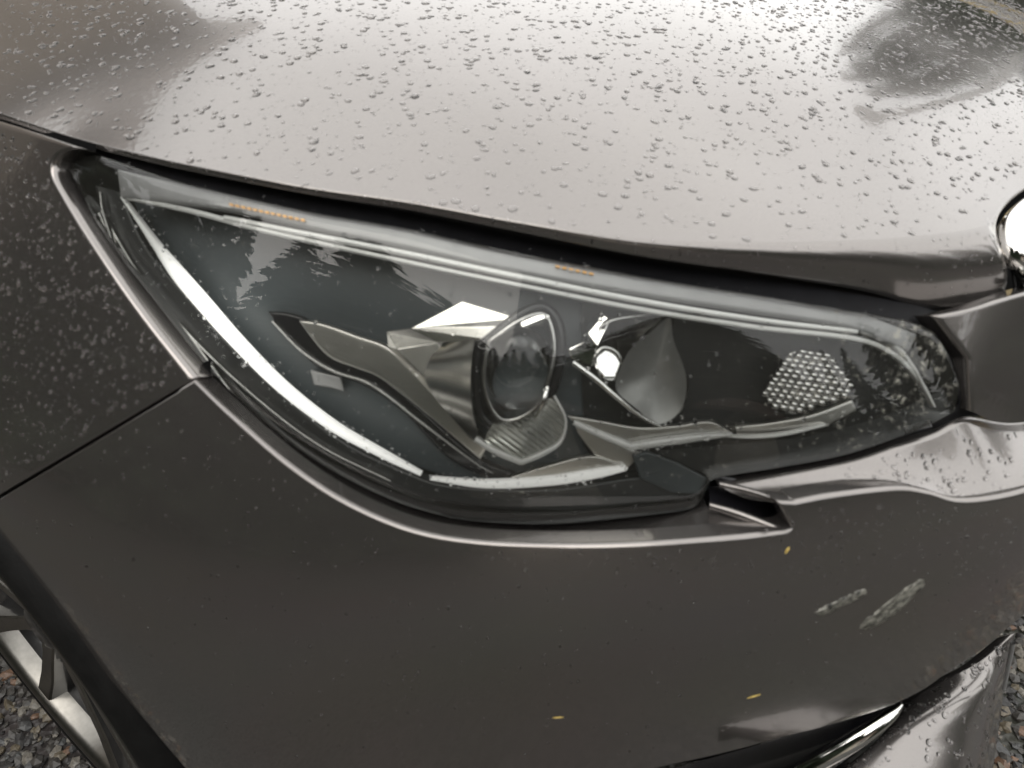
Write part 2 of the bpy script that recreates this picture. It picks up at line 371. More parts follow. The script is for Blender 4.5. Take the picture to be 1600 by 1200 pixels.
tree_spots = []
def copy_tree(e):
    c = e.copy(); COL.objects.link(c)
    for ch in e.children:
        k = ch.copy(); COL.objects.link(k); k.parent = c
    return c
TREES = []
for az, r_, sc in ((-82, 8.6, 1.0), (-90, 7.6, .95), (-98, 8.0, .95), (-108, 7.0, 1.0), (-118, 6.4, .98), (-126, 7.6, 1.08), (-141, 6.9, 1.0), (-150, 6.6, 1.12), (-158, 8.6, 1.3), (-166, 14, 1.55), (-173, 15, 1.6), (180, 14, 1.6), (173, 15, 1.6),
                   (166, 14, 1.5), (159, 13, 1.3), (150, 8.4, .70), (141, 9.0, .8), (131, 8.4, .70), (121, 8.5, .8), (111, 10.5, .8), (100, 10.5, .75), (90, 12, .75), (78, 13, .7),  # unseen row added to keep bright sky out of lens and nose reflections
                   (28, 18, .75), (31.5, 17, .95), (35, 16, 1.12), (38, 17, 1.2), (41, 18, .8), (44.5, 16, .82), (48, 16, .8), (52, 16, .7), (58, 17, .55), (66, 16, .5), (23, 30, .7), (16, 34, .8), (8, 33, .7), (0, 35, .8), (-8, 34, .75), (-17, 33, .8)):
    TREES.append((r_*math.sin(R(az)), r_*math.cos(R(az)), sc))
for i, (x, y, s) in enumerate(TREES):
    o = protos[i] if i < 3 else copy_tree(protos[i % 3])
    o.location = (x, y, GZ); o.scale = (s*1.05, s*1.05, s); o.rotation_euler[2] = i*1.3
    near = y < 10
    tag(o, 'out-of-view dark green conifer that darkens reflections in the wet lamp and bumper' if near else 'far dark conifer mirrored at the edge of the wet hood', 'tree', 'conifers near the car' if near else 'far conifers beyond the verge')

# ---- house mirrored in the hood's left shoulder
def house(loc, rot, label, col, h=5.1):
    e = empty('house', (loc[0], loc[1], GZ), label, 'house'); e.rotation_euler[2] = R(rot)
    wm = prin('wall_render', col, 0, .85, noise=.15, nscale=4); rm = prin('brown_roof_tiles', (.14, .095, .075), 0, .7, noise=.3, nscale=6, bump=.4, bscale=20)
    w, d_ = 3.0, 2.6
    V = [(-w, -d_, 0), (w, -d_, 0), (w, d_, 0), (-w, d_, 0), (-w, -d_, h), (w, -d_, h), (w, d_, h), (-w, d_, h), (-w, 0, h+1.3), (w, 0, h+1.3)]
    mesh_obj('wall', V, [(0, 1, 5, 4), (2, 3, 7, 6), (1, 2, 6, 9, 5), (3, 0, 4, 8, 7)], wm, e, False)
    for s in (-1, 1):
        mesh_obj('roof_slope', [(-w-.4, s*(d_+.5), h-.28), (w+.4, s*(d_+.5), h-.28), (w+.4, 0, h+1.4), (-w-.4, 0, h+1.4), (-w-.4, s*(d_+.5), h-.10), (w+.4, s*(d_+.5), h-.10), (w+.4, 0, h+1.6), (-w-.4, 0, h+1.6)],
                 [(0, 1, 2, 3), (4, 5, 6, 7), (0, 1, 5, 4), (1, 2, 6, 5), (2, 3, 7, 6), (3, 0, 4, 7)], rm, e, False)
    gm = prin('window_glass', (.03, .035, .04), 0, .05); fm = prin('white_window_frame', (.7, .7, .68), 0, .4, noise=.05)
    for x in (-1.7, 1.5):
        f = mesh_obj('window', [(x-.6, -d_-.03, .9), (x+.6, -d_-.03, .9), (x+.6, -d_-.03, 2.3), (x-.6, -d_-.03, 2.3)], [(0, 1, 2, 3)], gm, e, False)
        fr = []; fv = []
        for (a, b_, c_, d2) in ((x-.68, .82, x+.68, .9), (x-.68, 2.3, x+.68, 2.38), (x-.68, .9, x-.6, 2.3), (x+.6, .9, x+.68, 2.3), (x-.03, .9, x+.03, 2.3)):
            k = len(fv); fv += [(a, -d_-.07, b_), (c_, -d_-.07, b_), (c_, -d_-.07, d2), (a, -d_-.07, d2), (a, -d_, b_), (c_, -d_, b_), (c_, -d_, d2), (a, -d_, d2)]
            fr += [(k, k+1, k+2, k+3), (k, k+1, k+5, k+4), (k+1, k+2, k+6, k+5), (k+2, k+3, k+7, k+6), (k+3, k, k+4, k+7)]
        mesh_obj('frame', fv, fr, fm, f, False)
house((-6.9, 4.15), 56, 'tan house with brown roof mirrored in the hood corner', (.36, .31, .26))
house((-.4, -11.8), 182, 'pale cream house mirrored in the chrome lamp pod', (.62, .56, .47), 2.9)

# ---- street lamp mirrored in the hood
def street_lamp():
    az = R(41.5); r_ = 11.2; x, y = r_*math.sin(az), r_*math.cos(az)
    e = empty('street_lamp', (x, y, GZ), 'tall grey street lamp mirrored on the right of the hood', 'street lamp')
    pm = prin('galvanised_steel', (.30, .30, .29), .6, .45, noise=.15); hm = prin('dark_lamp_head', (.05, .05, .05), 0, .5, noise=.2)
    V, F = [], []
    for z, rr in ((0, .13), (1.2, .12), (5.4, .10), (5.75, .09)): V += [(rr*math.cos(i*.5236), rr*math.sin(i*.5236), z) for i in range(12)]
    mesh_obj('pole', V, grid_faces(4, 12, closed=True), pm, e)
    ux, uy = -math.sin(az+.22), -math.cos(az+.22); V = []     # the arm reaches out over the road
    path = [(0, 5.7), (.08, 6.1), (.35, 6.4), (.8, 6.5)]
    for o_, z in path: V += [(ux*o_+.08*math.cos(i*.7854)*uy, uy*o_-.08*math.cos(i*.7854)*ux, z+.08*math.sin(i*.7854)) for i in range(8)]
    V = [(v[0]+(.05*math.sin(i) if False else 0), v[1], v[2]) for i, v in enumerate(V)]
    mesh_obj('arm', V, grid_faces(4, 8, closed=True), pm, e)
    V = []
    for t_, w_ in ((0, .06), (.15, .16), (.45, .22), (.75, .20), (.95, .10), (1.0, .02)):
        cx, cy, cz = ux*(.7+t_*1.0), uy*(.7+t_*1.0), 6.5+.08*t_
        V += [(cx+w_*math.cos(i*.5236)*uy, cy-w_*math.cos(i*.5236)*ux, cz+w_*.5*math.sin(i*.5236)) for i in range(12)]
    mesh_obj('lamp_head', V, grid_faces(6, 12, closed=True), hm, e)
street_lamp()

# ---- loose chippings on the asphalt
def ico():
    bm = bmesh.new(); bmesh.ops.create_icosphere(bm, subdivisions=1, radius=1); V = np.array([v.co[:] for v in bm.verts]); F = np.array([[v.index for v in f.verts] for f in bm.faces]); bm.free(); return V, F
def gravel(area_list):
    V0, F0 = ico(); Vs = []; Fs = []; mi = []; off = 0
    for (x0, x1, y0, y1, n) in area_list:
        for _ in range(n):
            x, y = rng.uniform(x0, x1), rng.uniform(y0, y1); s = rng.uniform(.0032, .0085) if rng.random() < .85 else rng.uniform(.008, .0115)
            V = V0*rng.uniform(.7, 1.25, (12, 1)); V = V*np.array([s*rng.uniform(.9, 1.6), s, s*rng.uniform(.45, .8)])
            a = rng.uniform(0, 6.28); c, s_ = math.cos(a), math.sin(a); tl = rng.uniform(-.4, .4)
            V = np.stack([V[:, 0]*c-V[:, 1]*s_, V[:, 0]*s_+V[:, 1]*c, V[:, 2]+V[:, 0]*tl], 1)
            Vs.append(V+[x, y, GZ+s*.25]); Fs.append(F0+off); off += 12; mi += [int(rng.choice(6, p=[.36, .24, .14, .12, .08, .06]))]*20
    me = bpy.data.meshes.new('gravel'); V = np.concatenate(Vs); F = np.concatenate(Fs)
    me.from_pydata(V.tolist(), [], F.tolist()); me.update()
    cols = [(.065, .06, .054), (.034, .032, .031), (.13, .108, .075), (.18, .165, .14), (.075, .075, .074), (.16, .095, .06)]
    for i, c in enumerate(cols): me.materials.append(prin('stone_chip', c, 0, .42, noise=.35, nscale=300, bump=.3))
    me.polygons.foreach_set('material_index', mi)
    tag(link(bpy.data.objects.new('gravel', me)), 'grey and tan stone chippings on the ground around the car', 'gravel', kind='stuff')
gravel([(-1.3, -.5, -.2, .55, 6500), (.55, 1.35, -.2, .95, 8000)])

# ================================================================== THE CAR
car = empty('car', (0, .4, 0), 'wet dark grey car seen close at its headlight corner', 'car')
car_inv = Matrix.Translation((0, -.4, 0))
def cpart(o):     # keep world coordinates while parenting under the car empty
    o.parent = car; o.matrix_parent_inverse = car_inv; return o
# ---- hood
E = [(-420, 62), (-200, 122), (0, 185), (110, 222), (200, 245), (300, 268), (480, 303), (640, 328), (800, 360), (1000, 400), (1200, 430), (1350, 455), (1440, 480), (1500, 481), (1566, 462), (1562, 410), (1556, 352), (1575, 318), (1620, 285), (1720, 225), (1860, 140)]
B = [(-420, 54), (-200, 114), (0, 176), (110, 212), (200, 235), (300, 257), (480, 291), (640, 314), (800, 342), (1000, 372), (1200, 378), (1350, 374), (1430, 368), (1490, 362), (1538, 352), (1541, 345), (1543, 336), (1562, 308), (1610, 273), (1710, 213), (1850, 128)]
NC = 300
e_px = catmull(E, NC, True); b_px = catmull(B, NC, True)
Pb = hit_hood(b_px[:, 0], b_px[:, 1])
De = ray(e_px[:, 0], e_px[:, 1])
# edge point: on its sight line where it lies 0.30 forward per unit of drop below the break line
kk = (Pb[:, 1] - .30*Pb[:, 2] - CAM[1] + .30*CAM[2]) / (De[:, 1] - .30*De[:, 2])
Pe = CAM + kk[:, None]*De
u = np.linspace(0, 1, NC)[:, None]
tgt = np.array([-1.5, .9])*(1-u) + np.array([1.25, 1.25])*u
tgt = np.where(u < .5, np.array([-1.5, .9])*(1-2*u)+np.array([.1, 1.7])*(2*u), np.array([.1, 1.7])*(2-2*u)+np.array([1.35, 1.15])*(2*u-1))
rows = []
dirin = unit(tgt-Pb[:, :2]); tl = np.linalg.norm(tgt-Pb[:, :2], axis=1)[:, None]
for f in np.r_[0, np.linspace(.004, 1, 90)**1.7]:
    xy = Pb[:, :2]+dirin*tl*f; rows.append(np.c_[xy, HOOD(xy[:, 0], xy[:, 1])])
hood_rows = rows
tan_b = unit(rows[0]-rows[2]); L = np.linalg.norm(Pe-Pb, axis=1)[:, None]
nb = nrm_hood(Pb); tan_e = unit(np.c_[unit(-dirin)*.10, -np.ones((NC, 1))])
lip = []
for t_ in np.linspace(0, 1, 12)[1:]:
    h1 = (2*t_**3-3*t_**2+1); h2 = t_**3-2*t_**2+t_; h3 = -2*t_**3+3*t_**2; h4 = t_**3-t_**2
    lip.append(h1*Pb+h2*tan_b*L*1.2+h3*Pe+h4*tan_e*L*1.1)
ret = [Pe+np.c_[dirin*.004, np.full(NC, -.002)], Pe+np.c_[dirin*.02, np.full(NC, .002)], Pe+np.c_[dirin*.05, np.full(NC, .01)]]
cpart(grid_obj('hood', np.array(ret[::-1]+lip[::-1]+rows), M['paint']))

# ---- front wing (fender)
FA = [(112, 229), (92, 236), (79, 251), (78, 270), (92, 300), (140, 380), (215, 490), (296, 593)]
fender = cpart(panel('fender', [FA, [(-68, 176), (-68, 500), (-68, 811)], [(-420, 64), (-420, 330), (-420, 610)]], [70, 40], 110, BODY, M['paint'], None, roll=(.0055, .003, .0035, .0010)))
# ---- bumper skin
def bumper():
    def parts(ps, cs): return np.concatenate([catmull(p, c, True)[(0 if i == 0 else 1):] for i, (p, c) in enumerate(zip(ps, cs))], 0)
    cnt = [70, 150, 10, 10, 110]
    a = parts([[(-64, 818), (0, 781), (150, 692), (303, 600)], [(303, 600), (360, 655), (450, 732), (540, 791), (640, 834), (740, 853), (860, 859), (1000, 857), (1150, 846), (1226, 837)],
               [(1226, 837), (1236, 832), (1240, 824)], [(1240, 824), (1241, 806), (1242, 791)], [(1242, 791), (1300, 780), (1400, 769), (1450, 775), (1500, 788), (1570, 781), (1650, 757), (1850, 690)]], cnt)
    b_ = parts([[(-62, 822), (0, 892), (150, 1038), (290, 1200)], [(290, 1200), (350, 1270), (480, 1300), (620, 1300), (760, 1280), (880, 1240), (1000, 1205), (1100, 1183), (1150, 1171), (1180, 1163)],
                [(1180, 1163), (1190, 1160), (1200, 1158)], [(1200, 1158), (1210, 1155), (1220, 1152)], [(1220, 1152), (1290, 1134), (1380, 1106), (1440, 1078), (1480, 1050), (1540, 1010), (1620, 945), (1830, 800)]], cnt)
    px = np.array([a*(1-t)+b_*t for t in np.linspace(0, 1, 90)])
    P = hit(px[..., 0], px[..., 1], BODY); nn = nrm(P, BODY)
    def o_(a1, b1, m1): v = a1-b1; return unit(v-m1*(v*m1).sum(-1, keepdims=True))
    ot = o_(P[0], P[2], nn[0]); ob = o_(P[-1], P[-3], nn[-1])
    rr = np.full((P.shape[1], 1), .0042); rr[:66] = .0012; top = roll_edge(P[0], nn[0], ot, rr, .018)[::-1]; bot = roll_edge(P[-1], nn[-1], ob, .005, .02)
    o = grid_obj('bumper', np.array(top+list(P)+bot), M['paint'])
    rn = lambda n0, ov: [n0*math.cos(R(a_))+ov*math.sin(R(a_)) for a_ in (25, 50, 75, 90, 90)]
    N = np.array(rn(nn[0], ot)[::-1]+list(nn)+rn(nn[-1], ob)).reshape(-1, 3)
    o.data.flip_normals(); o.data.normals_split_custom_set_from_vertices(N.tolist())
    return o
bump_o = cpart(bumper())
# ---- ledges of the bumper under the lamp: from the crease in to the lamp gap
def ledge_d(x): return np.interp(x, [1122, 1400, 1512, 1600, 1780], [.004, .006, .022, .036, .045])
def ledge(name, outer, inner, n, dish=.0, back=.03):
    a = catmull(outer, n, True); c = catmull(inner, n, True)
    Po = hit(a[:, 0], a[:, 1], BODY); no = nrm(Po, BODY); Po = Po-no*.0035
    Pi = hit(c[:, 0], c[:, 1], LENS, ledge_d(c[:, 0]))
    rows = [Po-no*.006]
    for t in np.linspace(0, 1, 14): rows.append(Po*(1-t)+Pi*t + np.array([0, 0, -1.0])*dish*np.linspace(1, .1, n)[:, None]*math.sin(math.pi*t))
    rows += [Pi+np.array([0, .004, -.003]), Pi+np.array([0, back, -.006])]
    return cpart(grid_obj(name, np.array(rows), M['paint']))
ledge('bumper_ledge', [(306, 598), (362, 650), (452, 727), (542, 786), (640, 829), (740, 848), (860, 854), (1000, 852), (1130, 843), (1226, 832)],
      [(312, 588), (372, 640), (466, 712), (556, 766), (650, 808), (750, 828), (862, 835), (985, 822), (1060, 806), (1106, 791)], 120, .002)
ledge('bumper_ledge', [(1221, 787), (1300, 774), (1400, 765), (1450, 771), (1500, 784), (1570, 777), (1650, 753), (1850, 686)],
      [(1122, 757), (1220, 741), (1330, 720), (1400, 697), (1460, 676), (1512, 650), (1600, 655), (1780, 610)], 120, .006)
# slot between the two ledges
def slot():
    a = catmull([(1100, 778, .022), (1160, 800, .016), (1232, 826, .004)], 20); n = len(a)
    outer = catmull([(1112, 790), (1165, 812), (1230, 835)], n, True); up = catmull([(1124, 752), (1180, 765), (1226, 790)], n, True)
    Pa = hit(outer[:, 0], outer[:, 1], LENS, -.004); Pu = hit(up[:, 0], up[:, 1], LENS, -.002)
    bk = (Pa+Pu)/2+np.array([0, .03, -.012])
    rows = [Pa+np.array([0, .0, -.01]), Pa*.7+bk*.3, bk, Pu*.7+bk*.3, Pu+np.array([0, .012, -.004])]
    return grid_obj('vent_slot', np.array(rows), M['gloss_black'])
slot_o = cpart(slot())
cpart(panel('slot_corner', [[(1221, 788), (1230, 804), (1239, 824)], [(1246, 790), (1247, 806), (1248, 828)]], [6], 14, BODY, M['paint'], None, d=-.0003, roll=(.002, 0, .003, 0)))
cpart(ribbon('slot_lip', [(1108, 790, -.006, 9), (1150, 803, -.016, 12), (1200, 822, -.028, 13), (1234, 834, -.036, 7)], M['paint'], None, 30, .6))
cpart(ribbon('slot_lip', [(1124, 757, -.004, 7), (1165, 767, -.014, 9), (1205, 780, -.026, 9), (1224, 790, -.034, 6)], M['paint'], None, 30, .6))
NOSE = lambda x, z: LENS(x, z)-.20*(z-.645)
# ---- nose piece between lamp and grille
cpart(panel('nose_panel', [[(1470, 496), (1520, 486), (1578, 468), (1680, 440), (1800, 400)], [(1517, 560), (1560, 556), (1610, 550), (1700, 530), (1800, 500)], [(1520, 644), (1560, 660), (1610, 658), (1700, 634), (1800, 600)]], [24, 24], 60, NOSE, M['paint'], None, d=.004, roll=(.003, 0, .004, 0)))
# ---- dark backing behind the joints
cpart(panel('joint_backing', [[(330, 560), (100, 690), (-90, 800)], [(330, 620), (100, 750), (-90, 860)]], [8], 20, BODY, M['matte_black'], None, d=.022))
cpart(panel('joint_backing', [[(-420, 58), (0, 182), (150, 226)], [(-420, 98), (0, 224), (150, 266)]], [8], 30, BODY, M['matte_black'], None, d=.026))

# ---- headlight
hl = empty('headlight', (0, 0, 0)); cpart(hl); hl.matrix_parent_inverse = car_inv
OUT = [(128, 233), (112, 250), (108, 272), (122, 305), (168, 378), (238, 470), (310, 560), (385, 640), (480, 715), (590, 775), (680, 806), (750, 818), (860, 822), (985, 811), (1080, 797), (1098, 783), (1106, 764), (1122, 749), (1220, 733), (1330, 711), (1440, 672), (1500, 640), (1502, 600), (1490, 560), (1465, 524), (1425, 502), (1300, 480), (1180, 460), (1000, 431), (800, 392), (640, 357), (480, 329), (300, 288), (200, 257)]
OUTC = catmull(OUT+[OUT[0]], 260)[:-1, :2]
cen = np.array([800., 590.])
def shrink(c, px):
    t = np.roll(c, -1, 0)-np.roll(c, 1, 0); nn = unit(np.stack([-t[:, 1], t[:, 0]], 1)); s = np.sign(((cen-c)*nn).sum(1).mean()); return c+nn*s*px
# lens: triangulated interior grid of lofted strips between lower-left edge and top edge
LOW = catmull([(126, 300), (168, 378), (238, 470), (310, 560), (385, 640), (480, 715), (590, 775), (680, 806), (750, 818), (860, 822), (985, 811), (1075, 799), (1096, 785), (1108, 764), (1124, 749), (1220, 733), (1330, 711), (1440, 672), (1490, 646)], 200, True)
TOP = catmull([(108, 262), (128, 236), (160, 244), (200, 257), (300, 288), (480, 329), (560, 343), (640, 357), (720, 375), (800, 392), (900, 412), (1000, 431), (1070, 443), (1120, 451), (1180, 460), (1300, 480), (1425, 502), (1472, 530), (1500, 600)], 200, True)
px = np.array([TOP*(1-t)+LOW*t for t in np.linspace(0, 1, 60)])[..., :2]
P = hit(px[..., 0], px[..., 1], LENS); n_ = nrm(P, LENS)
rowsL = [P[0]-n_[0]*.02, P[0]-n_[0]*.004]+list(P)+[P[-1]-n_[-1]*.004, P[-1]-n_[-1]*.02]
G = np.array(rowsL)
# crown the lens edges a little so that they roll into the gap
w_ = np.linspace(0, 1, 60); roll_ = np.clip(1-np.minimum(w_, 1-w_)/.06, 0, 1)**2*.003
G[2:-2] -= n_*roll_[:, None, None]
lens_o = grid_obj('lens', G[::-1], M['lens'], hl)
# gasket ring and housing bowl
o1 = OUTC; o0 = shrink(OUTC, 7); o2 = shrink(OUTC, -24); o3 = shrink(OUTC, -40)
ring = [hit(o0[:, 0], o0[:, 1], LENS, .014), hit(o1[:, 0], o1[:, 1], LENS, .022), hit(o2[:, 0], o2[:, 1], LENS, .030), hit(o3[:, 0], o3[:, 1], LENS, .05)]
grid_obj('gasket', np.array(ring), M['black'], hl, closed=True)
bw = [hit(o0[:, 0], o0[:, 1], LENS, .016), hit(o0[:, 0], o0[:, 1], LENS, .05)]
for s in (.97, .9, .7, .4, .05):
    q = cen+(o0-cen)*s; bw.append(hit(q[:, 0], q[:, 1], LENS, .11))
grid_obj('housing', np.array(bw), M['bezel_dark'], hl, closed=True)
# outer bezel between the gap and the light guide
panel('outer_bezel', [[(150, 290), (176, 372), (240, 455), (320, 548), (400, 625), (490, 695), (600, 752), (700, 782), (860, 796), (1000, 785), (1090, 770)],
                      [(186, 300), (225, 385), (290, 465), (370, 555), (440, 620), (530, 690), (620, 735), (700, 762), (860, 768), (990, 750), (1080, 742)]], [10], 90, LENS, M['bezel_dark'], hl, d=.022, roll=(.002, .002, 0, 0), deep=.01)
ribbon('bezel_edge', [(158, 330, .016, 3), (215, 425, .016, 3.5), (300, 528, .016, 3), (400, 622, .016, 3), (500, 697, .016, 2.5), (610, 752, .016, 2)], M['chrome_soft'], hl, 70)
ribbon('bezel_edge', [(108, 280, .008, 3), (140, 340, .008, 3.5), (178, 395, .008, 3), (160, 330, .012, 3), (156, 300, .014, 2)], M['chrome_soft'], hl, 50)
# inner bezel (slate panel)
panel('inner_bezel', [[(200, 312), (345, 345), (520, 385), (660, 420), (780, 446), (905, 470)],
                      [(255, 385), (375, 440), (520, 470), (660, 500), (780, 520), (905, 560)],
                      [(345, 490), (440, 560), (540, 640), (640, 700), (760, 735), (910, 700)],
                      [(365, 530), (470, 635), (560, 690), (650, 728), (760, 752), (930, 735)]], [14, 20, 8], 70, LENS, M['bezel'], hl, d=.062, roll=(.002, .002, .002, .002))
panel('rear_bezel', [[(890, 466), (1060, 496), (1250, 522), (1360, 540), (1450, 600)], [(890, 740), (1060, 735), (1250, 700), (1360, 685), (1455, 640)]], [30], 60, LENS, M['bezel_dark'], hl, d=.075, roll=(.002, .002, .002, .002))
# upper trim: frosted strip with two bright beads
panel('upper_trim', [[(185, 268), (340, 304), (480, 336), (640, 364), (800, 398), (1000, 438), (1180, 467), (1330, 490), (1430, 524)],
                     [(190, 304), (345, 322), (480, 352), (640, 384), (800, 418), (1000, 456), (1180, 484), (1330, 508), (1420, 545)]], [8], 110, LENS, M['silver_trim'], hl, d=.010, roll=(.002, .003, .002, .002), deep=.006)
ribbon('trim_bead', [(350, 340, .012, 8), (480, 366, .012, 9), (640, 397, .012, 9), (800, 430, .012, 9), (1000, 470, .012, 9), (1180, 499, .012, 8), (1340, 518, .012, 6)], M['frost'], hl, 120)
ribbon('trim_bead', [(192, 308, .013, 4), (300, 330, .013, 8), (420, 362, .014, 8), (640, 410, .014, 7), (800, 443, .014, 7), (1000, 483, .014, 8), (1180, 511, .014, 8), (1340, 530, .014, 8), (1400, 556, .014, 8), (1440, 598, .014, 6), (1461, 636, .014, 3)], M['frost'], hl, 160)
ribbon('trim_bead', [(1345, 516, .012, 6), (1395, 536, .012, 7), (1425, 570, .012, 6), (1445, 605, .012, 4)], M['frost'], hl, 40)
for i in range(13):
    x = 358+i*9.3; plate('amber_cell', [(x, 317+i*2.0, .006), (x+6, 318.3+i*2.0, .006), (x+6, 322.5+i*2.0, .006), (x, 321.2+i*2.0, .006)], M['amber'], hl, .002, bevel=.0003)
for i in range(6):
    x = 868+i*10.5; plate('amber_cell', [(x, 414+i*2.2, .006), (x+7, 415.4+i*2.2, .006), (x+7, 419+i*2.2, .006), (x, 417.6+i*2.2, .006)], M['amber'], hl, .002, bevel=.0003)
# daytime light guide
ribbon('light_guide', [(190, 308, .016, 4), (215, 343, .016, 7), (245, 385, .016, 13), (275, 425, .016, 21), (310, 466, .016, 23), (370, 534, .016, 21), (440, 604, .016, 19), (520, 666, .016, 16), (600, 711, .016, 12), (658, 741, .016, 6)], M['drl'], hl, 120, .9, seg=10)
ribbon('light_guide', [(672, 748, .018, 5), (760, 757, .018, 13), (860, 752, .018, 15), (930, 741, .018, 15), (978, 732, .018, 8)], M['drl_dim'], hl, 70, .5)
panel('guide_fin', [[(800, 747), (860, 729), (905, 717), (935, 716), (978, 732)], [(802, 749), (860, 747), (905, 743), (940, 739), (979, 734)]], [6], 40, LENS, M['satin'], hl, d=.021, roll=(.001, 0, 0, 0), deep=.004)
# angular blades of the bezel
panel('bezel_blade', [[(422, 490), (450, 493), (478, 505), (516, 558), (590, 588), (640, 628), (735, 712), (800, 743)], [(424, 494), (440, 512), (457, 532), (500, 572), (575, 602), (632, 642), (705, 716), (775, 751)]], [8], 70, LENS, M['gloss_black'], hl, d=.048, roll=(.002, .002, .002, .002), deep=.006)
ribbon('blade_edge', [(425, 502, .046, 3), (470, 548, .044, 3.5), (520, 580, .044, 4), (580, 602, .044, 4), (660, 662, .046, 3.5), (740, 722, .048, 2.5), (770, 740, .048, 2)], M['chrome_soft'], hl, 60)
plate('side_window', [(484, 578, .052), (532, 590, .052), (538, 612, .052), (516, 606, .052), (490, 602, .052)], M['silver_trim'], hl, .004)
panel('chrome_channel', [[(470, 503), (505, 509), (556, 527), (606, 546), (650, 588), (690, 626), (762, 694)], [(474, 510), (514, 555), (556, 573), (590, 586), (626, 612), (655, 634), (750, 716)]], [10], 60, LENS, M['satin'], hl, d=.044, roll=(.0015, .0015, .001, .001), deep=.006)
# projector lamp: faceted chrome shroud, barrel, D-shaped frame, glass ball
pv = [(604, 518, .036), (642, 513, .030), (722, 471, .0365), (809, 497, .038), (797, 510, .034), (764, 531, .034), (690, 536, .033), (622, 546, .034),
      (606, 542, .040), (664, 590, .0315), (700, 640, .040), (746, 692, .036), (737, 620, .026), (735, 536, .028), (757, 690, .030), (700, 470, .075), (820, 480, .060)]
facets('projector_shroud', pv, [(1, 2, 3, 4), (1, 4, 5, 6), (0, 1, 6, 7), (0, 7, 8), (7, 6, 9, 8), (8, 9, 10, 11)], M['chrome_mid'], hl)
def barrel():
    a = catmull([(688, 538, .036), (672, 560, .030), (664, 590, .030), (680, 622, .032), (706, 652, .034), (738, 690, .036)], 24)
    c = catmull([(742, 530, .022), (737, 560, .018), (735, 600, .017), (738, 640, .020), (746, 672, .024), (757, 698, .028)], 24)
    rows = []
    for t in np.linspace(0, 1, 12):
        q = a*(1-t)+c*t; q[:, 2] -= .006*math.sin(math.pi*t)*0; rows.append(hit(q[:, 0], q[:, 1], LENS, q[:, 2]+.006-.014*np.sin(np.linspace(.12, math.pi-.12, 24))))
    return grid_obj('projector_barrel', np.array(rows), M['chrome_mid'], hl)
barrel()
DF = [(764, 534), (808, 503), (846, 490), (860, 505), (866, 545), (858, 590), (842, 630), (815, 652), (785, 656), (765, 632), (756, 590)]
def ring_tube(name, px, d, w, mat, depth=.012, bul=.6, n=90):
    c = catmull(px+[px[0]], n+1)[:-1, :2]; P = hit(c[:, 0], c[:, 1], LENS, d); nn = nrm(P, LENS); T = unit(np.roll(P, -1, 0)-np.roll(P, 1, 0)); S = unit(np.cross(T, nn))
    k = .0005; rows = []
    for a in np.linspace(-.15*math.pi, 1.15*math.pi, 9): rows.append(P - S*w*k*math.cos(a) + nn*w*k*bul*math.sin(a))
    rows = [P-S*w*k-nn*depth]+rows+[P+S*w*k-nn*depth]
    return grid_obj(name, np.array(rows), mat, hl, closed=True)
ring_tube('projector_frame', DF, .020, 3.2, M['chrome_soft'], .02)
ring_tube('projector_collar', [(745+.0, 545), (770, 525), (812, 492), (850, 480), (874, 510), (874, 570), (858, 620), (830, 655), (785, 672), (752, 650), (742, 600)], .030, 8, M['gloss_black'], .02)
def ball(name, cx, cy, d, rx, ry, mat, flat=.8, surf=LENS):
    P0 = hit(np.array([cx]), np.array([cy]), surf, d)[0]; k = project(P0)[2]/FPX
    nn = nrm(P0[None], surf)[0]; ax = unit(np.array([.25, -.93, -.05])); rt = unit(np.cross(ax, [0, 0, 1])); up = np.cross(rt, ax)
    V = []; nr, ns = 20, 32
    for i in range(nr+1):
        th = math.pi*i/nr
        for j in range(ns):
            ph = 2*math.pi*j/ns; V.append(P0+ax*math.cos(th)*rx*k*flat+rt*math.sin(th)*math.cos(ph)*rx*k+up*math.sin(th)*math.sin(ph)*ry*k)
    o = mesh_obj(name, V, grid_faces(nr+1, ns, closed=True), mat, hl)
    bm = bmesh.new(); bm.from_mesh(o.data); bmesh.ops.remove_doubles(bm, verts=bm.verts, dist=1e-6); bmesh.ops.recalc_face_normals(bm, faces=bm.faces); bm.to_mesh(o.data); bm.free()
    return o
ball('projector_lens', 810, 577, .036, 54, 78, M['glass'], .75)
def dish(name, px, d0, d1, mat, n=60, rings=8, p=2.0, c=None):
    q = catmull(px+[px[0]], n+1)[:-1, :2]; cc = np.array(c) if c else q.mean(0); rows = []
    for s in np.linspace(1, .03, rings+1):
        z = cc+(q-cc)*s; rows.append(hit(z[:, 0], z[:, 1], LENS, d0+(d1-d0)*(1-s**p)))
    return grid_obj(name, np.array(rows), mat, hl, closed=True)
dish('projector_backing', [(750, 540), (812, 492), (866, 490), (878, 570), (845, 650), (785, 665), (745, 620)], .05, .075, M['chrome_soft'])
